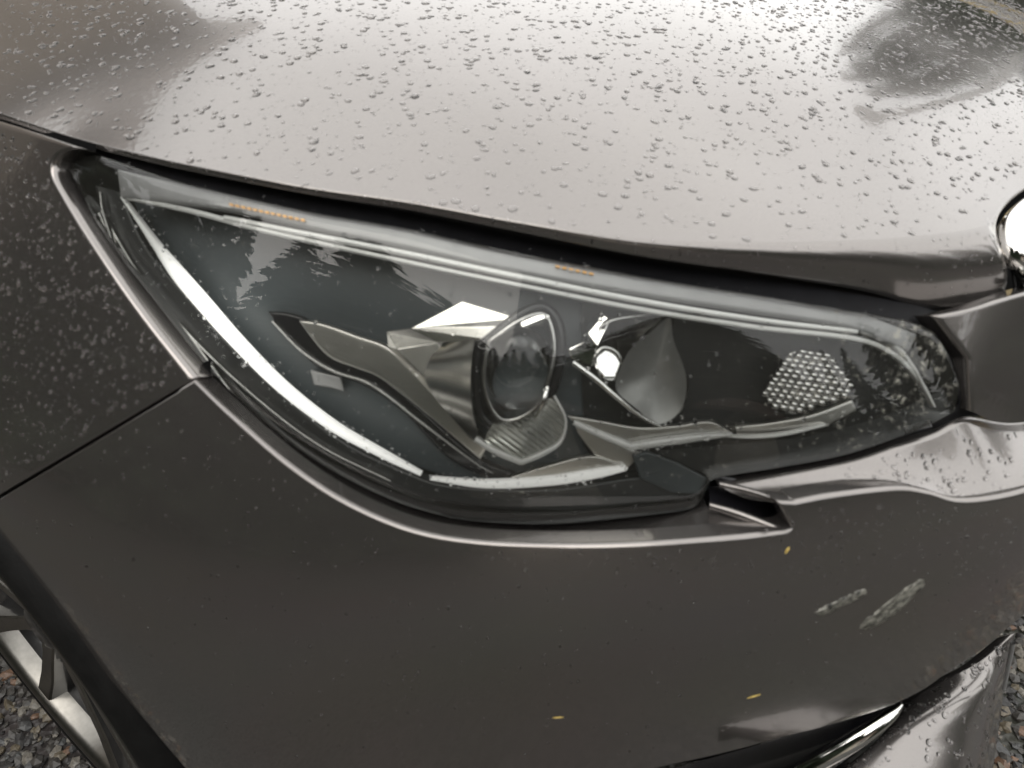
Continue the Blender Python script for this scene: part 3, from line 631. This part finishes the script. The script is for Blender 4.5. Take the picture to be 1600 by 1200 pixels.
# ribbed lower lens of the projector
M['ribbed'] = prin('ribbed_clear_lens', (.62, .63, .58), .7, .16, noise=.05)
t = M['ribbed'].node_tree; wv = t.nodes.new('ShaderNodeTexWave'); wv.inputs['Scale'].default_value = 95; wv.wave_type = 'BANDS'; wv.bands_direction = 'DIAGONAL'
tcn = t.nodes.new('ShaderNodeTexCoord'); bpn = t.nodes.new('ShaderNodeBump'); bpn.inputs['Strength'].default_value = .9; bpn.inputs['Distance'].default_value = .002
t.links.new(tcn.outputs['Object'], wv.inputs['Vector']); t.links.new(wv.outputs['Fac'], bpn.inputs['Height']); t.links.new(bpn.outputs[0], t.nodes['Principled BSDF'].inputs['Normal'])
dish('cornering_lens', [(770, 662), (812, 658), (842, 636), (862, 622), (882, 658), (874, 692), (846, 710), (815, 722), (775, 704), (758, 688)], .022, .012, M['ribbed'])
ribbon('chrome_lip', [(742, 686, .020, 8), (775, 706, .018, 10), (815, 723, .016, 9)], M['frost'], hl, 30)
ribbon('chrome_lip', [(814, 723, .016, 9), (850, 708, .016, 9), (876, 690, .018, 6), (884, 656, .020, 4), (866, 618, .022, 4)], M['frost'], hl, 40)
ribbon('chrome_lip', [(836, 656, .016, 8), (848, 630, .014, 9), (856, 604, .016, 7)], M['chrome'], hl, 20)
plate('chrome_tab', [(808, 498, .022), (846, 485, .020), (856, 497, .018), (815, 513, .020)], M['chrome'], hl, .006)
M['bowl_grey'] = prin('dull_bowl_grey', (.30, .30, .29), .7, .34, noise=.15, nscale=30)
# middle lamp bowl
dish('reflector_bowl', [(932, 520), (948, 498), (1000, 492), (1052, 490), (1048, 530), (1062, 565), (1076, 600), (1066, 640), (1028, 664), (990, 640), (955, 610), (932, 570)], .030, .066, M['chrome_soft'], 72, 10, 2.0, (975, 560))
facets('bowl_facets', [(888, 546, .030), (914, 534, .028), (930, 548, .032), (926, 572, .034), (896, 566, .032), (918, 520, .036), (944, 492, .036), (954, 500, .034), (934, 540, .030), (918, 505, .05), (940, 484, .045)],
       [(0, 1, 2), (0, 2, 3, 4), (1, 5, 8, 2), (5, 6, 7, 8), (5, 9, 10, 6)], M['chrome'], hl)
plate('bulb_reflector', [(930, 556, .033), (944, 544, .0365), (962, 549, .036), (974, 570, .0335), (966, 592, .0305), (944, 592, .030), (931, 578, .031)], M['chrome'], hl, .006, bevel=.002)
ring_tube('bulb_collar', [(928, 560), (942, 544), (962, 550), (972, 572), (962, 592), (942, 590)], .034, 4, M['chrome_soft'], .006, n=40)
dish('bowl_wall', [(1014, 522), (1046, 496), (1052, 530), (1072, 590), (1064, 640), (1028, 663), (994, 638), (962, 606), (976, 560), (996, 534)], .028, .034, M['bowl_grey'], 60, 8, 2.0)
ribbon('bowl_edge', [(895, 566, .026, 8), (930, 592, .022, 9), (965, 622, .020, 8), (1000, 650, .020, 6), (1032, 667, .020, 4)], M['chrome'], hl, 40)
ribbon('bowl_edge', [(936, 512, .028, 3), (960, 500, .026, 4), (1010, 492, .026, 4), (1056, 488, .026, 3)], M['chrome_soft'], hl, 30)
# outer turn reflector with small scales
RS = [(1192, 616), (1205, 590), (1226, 562), (1250, 546), (1285, 548), (1308, 565), (1334, 606), (1322, 622), (1290, 634), (1250, 646), (1212, 642)]
dish('scale_reflector', RS, .044, .060, M['chrome_soft'], 60, 8, 2.0)
poly = np.array(RS, float)
def inside(x, y):
    c = False; j = len(poly)-1
    for i in range(len(poly)):
        if (poly[i, 1] > y) != (poly[j, 1] > y) and x < (poly[j, 0]-poly[i, 0])*(y-poly[i, 1])/(poly[j, 1]-poly[i, 1])+poly[i, 0]: c = not c
        j = i
    return c
bm = bmesh.new(); bmesh.ops.create_cube(bm, size=2); bmesh.ops.subdivide_edges(bm, edges=list(bm.edges), cuts=3, use_grid_fill=True)
for v in bm.verts: v.co = Vector((v.co.x, v.co.y*(1-.55*(v.co.x**2+v.co.z**2)), v.co.z))
smesh = bpy.data.meshes.new('reflector_scale'); bm.to_mesh(smesh); bm.free()
smesh.polygons.foreach_set('use_smooth', [True]*len(smesh.polygons)); smesh.materials.append(M['chrome_soft'])
for r_ in range(12):
    for c_ in range(14):
        x = 1180+c_*12.5+(r_ % 2)*6.2+r_*1.2; y = 538+r_*8.6+c_*2.0
        if not inside(x, y): continue
        P0 = hit(np.array([x]), np.array([y]), LENS, .040)[0]; o = bpy.data.objects.new('reflector_scale', smesh); link(o, hl)
        s = rng.uniform(.85, 1.15); o.location = P0; o.scale = (.0033, .0022, .0025); o.rotation_euler = (R(-34)+rng.normal(0, .07), rng.normal(R(12), .03), rng.normal(0, .10))
# lower chrome trims
panel('lower_trim', [[(888, 651), (940, 660), (1000, 670), (1060, 667), (1110, 661), (1142, 677)], [(892, 656), (930, 676), (986, 697), (1060, 689), (1110, 683), (1143, 679)]], [8], 50, LENS, M['satin'], hl, d=.024, roll=(.001, 0, 0, 0), deep=.004)
ribbon('trim_strip', [(896, 660, .022, 8), (940, 680, .020, 10), (985, 698, .018, 11)], M['frost'], hl, 30)
ribbon('trim_strip', [(984, 699, .018, 11), (1030, 692, .018, 13), (1090, 684, .018, 12), (1144, 679, .020, 5)], M['frost'], hl, 40)
ribbon('trim_strip', [(1120, 681, .024, 3), (1180, 683, .024, 5), (1230, 678, .026, 5), (1290, 664, .030, 4)], M['frost'], hl, 40)
panel('lower_trim', [[(1150, 669), (1210, 662), (1270, 650), (1332, 627)], [(1152, 682), (1210, 680), (1280, 668), (1338, 641)]], [6], 40, LENS, M['satin'], hl, d=.034, roll=(.001, .001, 0, 0), deep=.004)
panel('lower_trim', [[(900, 668), (940, 685), (985, 704), (1002, 711)], [(902, 674), (935, 714), (960, 723), (980, 731)]], [6], 30, LENS, M['satin'], hl, d=.024, roll=(.001, .001, 0, 0), deep=.004)
plate('lower_panel', [(988, 712, .016), (1012, 706, .016), (1060, 724, .014), (1106, 748, .010), (1094, 772, .010), (1050, 770, .014), (1000, 748, .018)], M['bezel'], hl, .004)
panel('lower_bezel', [[(1020, 704), (1140, 694), (1260, 682), (1380, 650), (1470, 610)], [(1110, 745), (1200, 730), (1320, 706), (1430, 668), (1490, 640)]], [10], 50, LENS, M['bezel_dark'], hl, d=.022)
for r_ in range(3):     # small hatched reflex pad
    for c_ in range(9): 
        x = 1414+c_*4.6+r_*1.2; y = 668-c_*1.2+r_*3.4
        plate('reflex_dot', [(x, y, .008), (x+2.8, y-.6, .008), (x+3.2, y+1.4, .008), (x+.4, y+2.0, .008)], M['silver_trim'], hl, .002, bevel=0)

# ---- grille at the nose
gr = empty('grille', (0, 0, 0)); cpart(gr)
def world_tube(name, pts, rad, mat, parent, n=60, seg=12, squash=1.0):
    c = np.array(pts, float); tk = np.linspace(0, 1, len(c)); tt = np.linspace(0, 1, n)
    q = catmull(np.c_[c], n, True); T = unit(np.gradient(q, axis=0)); up = np.array([.5, -.2, .85]); S = unit(np.cross(T, up)); U = np.cross(S, T)
    rows = [q+(S*math.cos(a)*rad+U*math.sin(a)*rad*squash) for a in np.linspace(0, 2*math.pi, seg, endpoint=False)]
    return grid_obj(name, np.stack(rows, 1), mat, parent, closed=True)
def rp(px, py, k): return CAM+k*ray(px, py)
world_tube('chrome_surround', [rp(1860, 175, .00072), rp(1740, 250, .00064), rp(1640, 308, .00058), rp(1592, 345, .000555), rp(1580, 378, .000545), rp(1594, 402, .00054), rp(1640, 430, .00055)], .0125, M['chrome'], gr)
facets('grille_insert', [(1580, 395, .03), (1700, 330, .10), (1900, 300, .16), (1960, 700, .16), (1700, 640, .05), (1606, 560, .02)], [(0, 1, 4, 5), (1, 2, 3, 4)], M['gloss_black'], gr)
for i in range(7):
    y = 402+i*24; world_tube('grille_bar', [rp(1590+i*3, y, .000535), rp(1640, y-12, .00057), rp(1760, y-50, .00063)], .0026, M['chrome_soft'], gr, 20, 8)

# ---- fog lamp recess, chrome blade and lower lip
fl = empty('fog_lamp_trim', (0, 0, 0)); cpart(fl)
def patch(name, P, mat, parent, thick=.0, n=24):
    """bicubic-ish patch from a small grid of world control points"""
    P = np.array(P, float); a = np.stack([catmull(r, n, True) for r in P], 0); b2 = np.stack([catmull(a[:, j], n, True) for j in range(n)], 1)
    if thick:
        nn = unit(np.cross(np.gradient(b2, axis=0), np.gradient(b2, axis=1)))
        if nn[..., 2].mean() < 0: nn = -nn
        dn = np.array([0, .5, -1.0])*thick
        b2 = np.concatenate([b2[:1]+dn, b2, b2[-1:]+dn], 0); b2 = np.concatenate([b2[:, :1]+np.array([0, .3, -.6])*thick, b2, b2[:, -1:]+np.array([0, .3, -.6])*thick], 1)
    return grid_obj(name, b2, mat, parent)
def fp(px, py, d): return hit(np.array([float(px)]), np.array([float(py)]), BODY, d)[0]
patch('recess_surround', [[fp(860, 1258, .006), fp(1060, 1199, .006), fp(1240, 1148, .006), fp(1410, 1096, .006)],
                          [fp(880, 1290, .03), fp(1080, 1225, .03), fp(1250, 1170, .03), fp(1408, 1106, .02)],
                          [fp(900, 1330, .022), fp(1100, 1262, .022), fp(1270, 1195, .02), fp(1410, 1112, .012)]], M['gloss_black'], fl)
def blade():
    q = catmull([(1410, 1101, .002, 4), (1394, 1118, -.004, 17), (1350, 1150, -.009, 26), (1290, 1185, -.011, 30), (1220, 1222, -.012, 32), (1120, 1270, -.012, 32)], 60)
    C = np.array([fp(a[0], a[1], a[2]) for a in q]); T = unit(np.gradient(C, axis=0)); nn = unit(np.array([.05, -.62, .78])); S = unit(np.cross(T, nn)); w = (q[:, 3]*.00058/2)[:, None]
    rows = [C-S*w-nn*.006]+[C-S*w*math.cos(a)+nn*w*.6*math.sin(a) for a in np.linspace(0, math.pi, 8)]+[C+S*w-nn*.006]
    return grid_obj('chrome_blade', np.stack(rows, 1), M['chrome'], fl)
blade()
patch('lamp_pod', [[fp(1100, 1290, .030), fp(1230, 1236, .030), fp(1330, 1190, .030), fp(1404, 1124, .026)],
                   [fp(1130, 1305, .022), fp(1250, 1248, .022), fp(1345, 1200, .024), fp(1410, 1124, .026)],
                   [fp(1160, 1330, .026), fp(1290, 1266, .026), fp(1370, 1206, .028), fp(1414, 1128, .028)]], M['gloss_black'], fl)
def pz(px, py, z): D = ray(px, py); return CAM+D*((CAM[2]-z)/-D[2])
patch('lower_lip', [[pz(1400, 1120, 0.230), pz(1425, 1092, 0.240), pz(1455, 1074, 0.243), pz(1495, 1052, 0.243), pz(1535, 1030, 0.240), pz(1586, 988, 0.240)],
                    [pz(1352, 1172, 0.243), pz(1390, 1140, 0.255), pz(1440, 1118, 0.257), pz(1495, 1096, 0.251), pz(1545, 1072, 0.235), pz(1573, 1052, 0.210)],
                    [pz(1275, 1232, 0.249), pz(1330, 1208, 0.255), pz(1405, 1185, 0.255), pz(1480, 1166, 0.243), pz(1535, 1150, 0.217), pz(1562, 1130, 0.180)],
                    [pz(1190, 1310, 0.247), pz(1280, 1290, 0.251), pz(1380, 1270, 0.247), pz(1470, 1255, 0.230), pz(1522, 1240, 0.200), pz(1548, 1225, 0.160)]], M['paint'], fl, .03, 60)
world_tube('lip_edge', [fp(1583, 1004, .004), fp(1576, 1040, .0), fp(1568, 1076, -.006)], .0022, M['silver_trim'], fl, 20, 8)
# ---- wheel, arch liner
WC = np.array([-.590, .068, .200]); B_ANG = R(36.8)
wh = empty('wheel', WC, parent=None); cpart(wh); wh.rotation_euler = (R(-1.5), 0, -B_ANG); wh.scale = (1.092, 1.0, 1.092)    # local x = forward, local -y = outward face
def lathe(name, prof, mat, parent, n=96, smooth=True):
    V = []
    for (y, r) in prof:
        for i in range(n): V.append((r*math.cos(2*math.pi*i/n), y, r*math.sin(2*math.pi*i/n)))
    return mesh_obj(name, V, grid_faces(len(prof), n, closed=True), mat, parent, smooth)
lathe('tyre', [(.02, .236), (.0, .243), (-.012, .250), (-.013, .262), (-.010, .280), (.003, .292), (.03, .297), (.16, .297), (.185, .28), (.19, .26), (.18, .236)], M['tyre'], wh)
lathe('rim_flange', [(.03, .225), (.0, .229), (-.008, .233), (-.012, .238), (-.012, .243), (-.006, .2455), (.004, .244)], M['rim_bright'], wh, 128)
lathe('rim_barrel', [(.02, .226), (.06, .205), (.15, .20), (.17, .19), (.17, .02)], M['rim_dark'], wh)
lathe('hub_cap', [(.012, .001), (.010, .02), (.014, .028), (.03, .034), (.06, .05)], M['rim_dark'], wh, 40)
def spoke_mesh(w0, w1, off, mat, yf):
    # tapered spoke with a bright machined face and sloping dark flanks
    V = []
    for (r, w, y) in ((.03, w0*1.25, .020), (.10, w0, .014), (.17, w1, .006), (.228, w1*1.1, -.004)):
        for (s, dy) in ((-1.7, .045), (-1, .003), (-.85, 0), (.85, 0), (1, .003), (1.7, .045)):
            V.append((r, y+dy+yf, off*(r/.228)+s*w))
    return V, grid_faces(4, 6)
for k in range(5):
    for sgn in (-1, 1):
        a = R(72*k+14+sgn*13); V, F = spoke_mesh(.010, .012, sgn*.006, None, 0); c, s = math.cos(a), math.sin(a)
        V = [(x*c-z*s, y, x*s+z*c) for x, y, z in V]
        sp_o = mesh_obj('spoke', V, F, M['rim_bright'], wh, False); sp_o.data.materials.append(M['rim_dark'])
        for p in sp_o.data.polygons:
            if p.index % 5 in (0, 4): p.material_index = 1
    a0 = R(72*k+14); c, s = math.cos(a0), math.sin(a0)
    V = [(.05, .05, -.008), (.05, .05, .008), (.215, .035, .03), (.215, .035, -.03)]
    mesh_obj('spoke_pocket', [(x*c-z*s, y, x*s+z*c) for x, y, z in V], [(0, 1, 2, 3)], M['rim_dark'], wh, False)
cpart(lathe('arch_liner', [(.06, .318), (.25, .318), (.3, .28), (.3, .02)], M['matte_black'], None, 64)); ln = [o for o in bpy.data.objects if o.name == 'arch_liner'][0]
ln.location = WC+np.array([.0, .0, .02]); ln.rotation_euler = (0, 0, -B_ANG)
# closed dark underside and engine-bay fill so that no light leaks through the shell
V = []
for z in (.05, .48):
    V += [(-.22, .04, z), (0, -.04, z), (.30, .0, z), (.62, .22, z), (1.1, 1.0, z), (.4, 1.9, z), (-1.5, 1.3, z), (-.6, .55, z)]
cpart(mesh_obj('inner_structure', V, [tuple(range(7, -1, -1)), tuple(range(8, 16))]+[(i, (i+1) % 8, 8+(i+1) % 8, 8+i) for i in range(8)], M['matte_black'], None, False))

# ---- pale mottled patches and flecks on the bumper
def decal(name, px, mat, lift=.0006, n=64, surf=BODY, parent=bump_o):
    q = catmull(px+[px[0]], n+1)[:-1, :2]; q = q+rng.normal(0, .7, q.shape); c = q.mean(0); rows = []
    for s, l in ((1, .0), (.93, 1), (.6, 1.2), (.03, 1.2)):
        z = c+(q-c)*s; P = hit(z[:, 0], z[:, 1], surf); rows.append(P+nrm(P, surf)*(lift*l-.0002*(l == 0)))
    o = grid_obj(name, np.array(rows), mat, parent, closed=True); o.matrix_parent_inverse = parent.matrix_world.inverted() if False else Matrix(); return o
def on_car(o): o.parent = car; o.matrix_parent_inverse = car_inv; return o
on_car(decal('pale_mark', [(1340, 984), (1350, 970), (1385, 942), (1420, 915), (1444, 903), (1446, 913), (1425, 935), (1395, 962), (1360, 982)], M['pale_patch']))
on_car(decal('pale_mark', [(1270, 958), (1290, 946), (1325, 930), (1350, 920), (1354, 927), (1335, 938), (1305, 952), (1285, 962)], M['pale_patch']))

# ================================================================== RAIN
def cap_variant(seed):
    r = np.random.default_rng(seed); nr, ns = 5, 14; V = [(0, 0, 1.0)]; ph = r.uniform(0, 6.28, 3); am = r.uniform(.01, .08, 3)
    for i in range(1, nr+1):
        th = math.pi/2*i/nr*1.12
        for j in range(ns):
            a = 2*math.pi*j/ns; k = 1+am[0]*math.sin(a+ph[0])+am[1]*math.sin(2*a+ph[1])+am[2]*.7*math.sin(3*a+ph[2])
            V.append((math.sin(th)*k*math.cos(a), math.sin(th)*k*math.sin(a), math.cos(th)))
    F = [(0, 1+j, 1+(j+1) % ns) for j in range(ns)]
    for i in range(nr-1):
        for j in range(ns):
            a = 1+i*ns+j; b_ = 1+i*ns+(j+1) % ns; F.append((a, a+ns, b_+ns)); F.append((a, b_+ns, b_))
    return np.array(V), np.array(F)
VARS = [cap_variant(s) for s in range(8)]
vmesh = []
for V, F in VARS:
    me = bpy.data.meshes.new('water_droplet'); me.from_pydata(V.tolist(), [], F.tolist()); me.polygons.foreach_set('use_smooth', [True]*len(me.polygons)); me.materials.append(M['water']); vmesh.append(me)
drops = []   # (pos, normal, rx, ry, h, angle, variant, where)
def size_dist(n, lo, hi, p=2.2): return lo+(hi-lo)*rng.power(1/p, n) if False else lo+(hi-lo)*rng.random(n)**p
def add_drops(P, n, lo, hi, where, p=3.0, elong=.5, flow=None, hmul=.42):
    N = len(P); s = size_dist(N, lo, hi, p)
    for i in range(N):
        e = 1+abs(rng.normal(0, elong)); drops.append((P[i], n[i], s[i]*e, s[i], s[i]*hmul*rng.uniform(.7, 1.2), rng.normal(0, .5)+(flow if flow is not None else 0), int(rng.integers(8)), where))
# hood: even over the sheet in the world
xy = np.c_[rng.uniform(-.8, .95, 56000), rng.uniform(.02, 1.15, 56000)]
P = np.c_[xy, HOOD(xy[:, 0], xy[:, 1])]; qx, qy, dep = project(P)
eb = np.interp(qx, [b[0] for b in B[:15]], [b[1] for b in B[:15]]); ok = (qx > -60) & (qx < 1640) & (qy > -50) & (qy < eb-3) & ((qx < 1545) | (qy < 300-(qx-1560)*.55))
dens = np.clip(.45+.55*(dep-.55)/.4, .35, 1.0)*np.clip(1.1-np.maximum(qy-150, 0)/420, .3, 1)
ok &= rng.random(len(ok)) < dens
P = P[ok]; n = nrm_hood(P)
keep = (n*(CAM-P)).sum(1) > 0; P = P[keep]; n = n[keep]
add_drops(P, n, .0005, .0033, 'hood', 3.9, .22, flow=.3, hmul=.36)
# hood lip
ci = rng.integers(20, NC-80, 260); li = rng.integers(0, 9, 260)
for i, j in zip(ci, li):
    p0 = lip[j][i]; e1 = lip[j+1][i]-p0; e2 = lip[j][i+1]-p0; nn = unit(np.cross(e2, e1)); nn = nn if nn @ (CAM-p0) > 0 else -nn
    drops.append((p0, nn, .0006+.0011*rng.random(), .0006+.0007*rng.random(), .0006, rng.normal(1.57, .3), int(rng.integers(8)), 'hood'))
def scatter(poly_px, N, surf, where, lo, hi, d=0.0, p=3.0, elong=.35, hmul=.42):
    global poly
    pl = np.array(poly_px, float); poly = pl; out = []
    lo_, hi_ = pl.min(0), pl.max(0)
    while len(out) < N:
        x, y = rng.uniform(lo_[0], hi_[0]), rng.uniform(lo_[1], hi_[1])
        if inside(x, y): out.append((x, y))
    q = np.array(out); P = hit(q[:, 0], q[:, 1], surf, d); add_drops(P, nrm(P, surf), lo, hi, where, p, elong, 1.2, hmul)
scatter([(0, 205), (75, 240), (80, 290), (190, 460), (285, 585), (0, 760)], 760, BODY, 'fender', .0006, .0022, p=2.5, elong=.2, hmul=.75)
scatter([(0, 800), (300, 615), (450, 745), (620, 840), (860, 866), (1150, 858), (1230, 845), (1400, 780), (1590, 800), (1590, 930), (1400, 1080), (1000, 1180), (380, 1190)], 1000, BODY, 'bumper', .0004, .0016, p=3.5, elong=.2, hmul=.7)
scatter([(1225, 800), (1400, 780), (1590, 800), (1590, 920), (1250, 900), (700, 880), (700, 860), (1150, 858)], 320, BODY, 'bumper', .0005, .0019, p=3.0, elong=.2, hmul=.7)
scatter(OUT, 520, LENS, 'lens', .0006, .0019, p=3.0, elong=.15, hmul=.6)
for px0, py0 in [(c[0], c[1]) for c in catmull([(200, 320), (300, 450), (420, 580), (560, 690), (680, 745), (860, 752), (1000, 700), (1140, 680)], 34)]:
    for _ in range(11):
        x, y = px0+rng.normal(0, 16), py0+rng.normal(0, 16); P0 = hit(np.array([x]), np.array([y]), LENS); add_drops(P0, nrm(P0, LENS), .0005, .0013, 'lens', 2.0, .15, None, .65)
# top edge of lens carries a row of beads
for c in catmull([(320, 302), (640, 364), (1000, 438), (1320, 488), (1440, 512)], 90):
    x, y = c[0]+rng.normal(0, 6), c[1]+rng.normal(0, 6); P0 = hit(np.array([x]), np.array([y]), LENS); add_drops(P0, nrm(P0, LENS), .0005, .0014, 'lens', 2.0, .2)
def ledge_drops(outer, inner, N, lo, hi):
    a = catmull(outer, 60, True); c = catmull(inner, 60, True); Po = hit(a[:, 0], a[:, 1], BODY); Pi = hit(c[:, 0], c[:, 1], LENS, ledge_d(c[:, 0]))
    for _ in range(N):
        i = rng.integers(1, 58); t = rng.uniform(.08, .9); p0 = Po[i]*(1-t)+Pi[i]*t; p0 = p0+np.array([0, 0, -.006*(1-.9*i/58)*math.sin(math.pi*t)-.001]); e1 = Pi[i]-Po[i]; e2 = Po[i+1]-Po[i-1]; nn = unit(np.cross(e2, e1)); nn = nn if nn[2] > 0 else -nn
        s = lo+(hi-lo)*rng.random()**2.5; drops.append((p0, nn, s*1.2, s, s*.42, rng.normal(0, .6), int(rng.integers(8)), 'bumper'))
ledge_drops([(1221, 787), (1300, 774), (1400, 765), (1450, 771), (1500, 784), (1570, 777), (1650, 753), (1850, 686)],
            [(1122, 757), (1220, 741), (1330, 720), (1400, 697), (1460, 676), (1512, 650), (1600, 655), (1780, 610)], 200, .0007, .0028)
ledge_drops([(640, 829), (740, 848), (860, 854), (1000, 852), (1130, 843), (1226, 832)], [(650, 808), (750, 828), (862, 835), (985, 822), (1060, 806), (1106, 791)], 40, .001, .004)
lipo = bpy.data.objects['lower_lip']; lv = np.array([v.co[:] for v in lipo.data.vertices]); ln_ = np.array([v.normal[:] for v in lipo.data.vertices])
for i in rng.integers(0, len(lv), 420):
    nn = ln_[i] if ln_[i][2] > 0 else -ln_[i]
    if nn[2] < .45: continue
    p0 = lv[i]+np.array([rng.normal(0, .001), rng.normal(0, .001), 0]); s = .0008+.0032*rng.random()**2.5; drops.append((p0, nn, s*1.15, s, s*.4, rng.uniform(0, 3), int(rng.integers(8)), 'lower lip'))
def frame_of(nrm_, ang):
    nz_ = unit(np.asarray(nrm_)); t1 = np.cross([0, 0, 1.0], nz_); t1 = unit(t1) if np.linalg.norm(t1) > 1e-4 else np.array([1., 0, 0]); t2 = np.cross(nz_, t1)
    return t1*math.cos(ang)+t2*math.sin(ang), -t1*math.sin(ang)+t2*math.cos(ang), nz_
score = []
for i, (p0, nn, rx, ry, h, a, v, w) in enumerate(drops):
    x, y, dp = project(p0); vis = 0 < x < 1600 and 0 < y < 1200
    score.append(-(rx*ry*max(.15, unit(CAM-p0) @ nn)/dp**2) if vis else 0)
order = np.argsort(score); big = set(order[:290].tolist())
LAB = {'hood': ('clear rain bead standing on the grey hood', 'rain beads on the hood'), 'fender': ('small clear rain bead on the fender beside the lamp', 'rain beads on the fender'),
       'bumper': ('small clear rain bead on the bumper below the lamp', 'rain beads on the bumper'), 'lens': ('tiny clear rain bead on the lamp lens', 'rain beads on the lens'), 'lower lip': ('clear rain bead on the pale lower lip by the fog lamp', 'rain beads on the lower lip')}
Vs = []; Fs = []; off = 0
for i, (p0, nn, rx, ry, h, a, v, w) in enumerate(drops):
    ax, ay, az = frame_of(nn, a); base = p0-az*h*.06
    if i in big:
        o = bpy.data.objects.new('water_droplet', vmesh[v]); COL.objects.link(o)
        o.matrix_world = Matrix(((ax[0]*rx, ay[0]*ry, az[0]*h, base[0]), (ax[1]*rx, ay[1]*ry, az[1]*h, base[1]), (ax[2]*rx, ay[2]*ry, az[2]*h, base[2]), (0, 0, 0, 1)))
        x, y, _ = project(p0); lab = LAB[w][0]
        if w == 'hood':
            zx = ['the left shoulder', 'the left half', 'the middle', 'the right half', 'the right end'][min(4, max(0, int(x//320)))]
            zy = 'far back' if y < 70 else ('half way back' if y < 180 else 'above the lamp gap')
            lab = ('large ' if rx*ry > 1.1e-5 else '')+'clear rain bead on '+zx+' of the hood, '+zy
        elif w == 'fender':
            lab = 'clear rain bead on the fender, '+('just under the hood joint' if y < 300 else ('level with the light guide' if y < 470 else 'above the bumper joint'))+(', by the lamp edge' if x > y*.42 else ', near the picture edge')
        elif w == 'bumper':
            lab = 'clear rain bead on the bumper, '+('below the curved lamp edge' if x < 900 else ('around the slot tip' if x < 1300 else 'near the nose'))+(', high up' if y < 900 else ', low down')
        tag(o, lab, 'droplet', LAB[w][1])
    else:
        V, F = VARS[v]; Vs.append(base+V[:, :1]*ax*rx+V[:, 1:2]*ay*ry+V[:, 2:]*az*h); Fs.append(F+off); off += len(V)
me = bpy.data.meshes.new('fine_rain'); V = np.concatenate(Vs); F = np.concatenate(Fs)
me.vertices.add(len(V)); me.vertices.foreach_set('co', V.astype(np.float32).ravel()); me.loops.add(F.size); me.loops.foreach_set('vertex_index', F.astype(np.int32).ravel())
me.polygons.add(len(F)); me.polygons.foreach_set('loop_start', np.arange(0, F.size, 3, dtype=np.int32)); me.polygons.foreach_set('loop_total', np.full(len(F), 3, dtype=np.int32)); me.update(calc_edges=True)
me.polygons.foreach_set('use_smooth', [True]*len(F)); me.materials.append(M['water'])
tag(link(bpy.data.objects.new('fine_rain', me)), 'fine rain beads scattered over the whole wet car', 'rain', kind='stuff')

# ---- seed husks stuck to the bumper
for (x, y, l, w_, a, lab) in ((1230, 860, .0030, .0013, 1.1, 'small yellow seed husk stuck below the slot tip'), (872, 1121, .0045, .0009, 0.05, 'thin pale seed husk low on the bumper middle'), (1178, 1088, .0060, .0012, .2, 'dry straw flake low on the bumper near the chrome blade')):
    P0 = hit(np.array([float(x)]), np.array([float(y)]), BODY)[0]; nn = nrm(P0[None], BODY)[0]; ax, ay, az = frame_of(nn, a); V0, F0 = VARS[2]
    o = mesh_obj('seed_husk', P0+V0[:, :1]*ax*l+V0[:, 1:2]*ay*w_+V0[:, 2:]*az*.0007, F0.tolist(), M['seed']); tag(o, lab, 'seed husk')
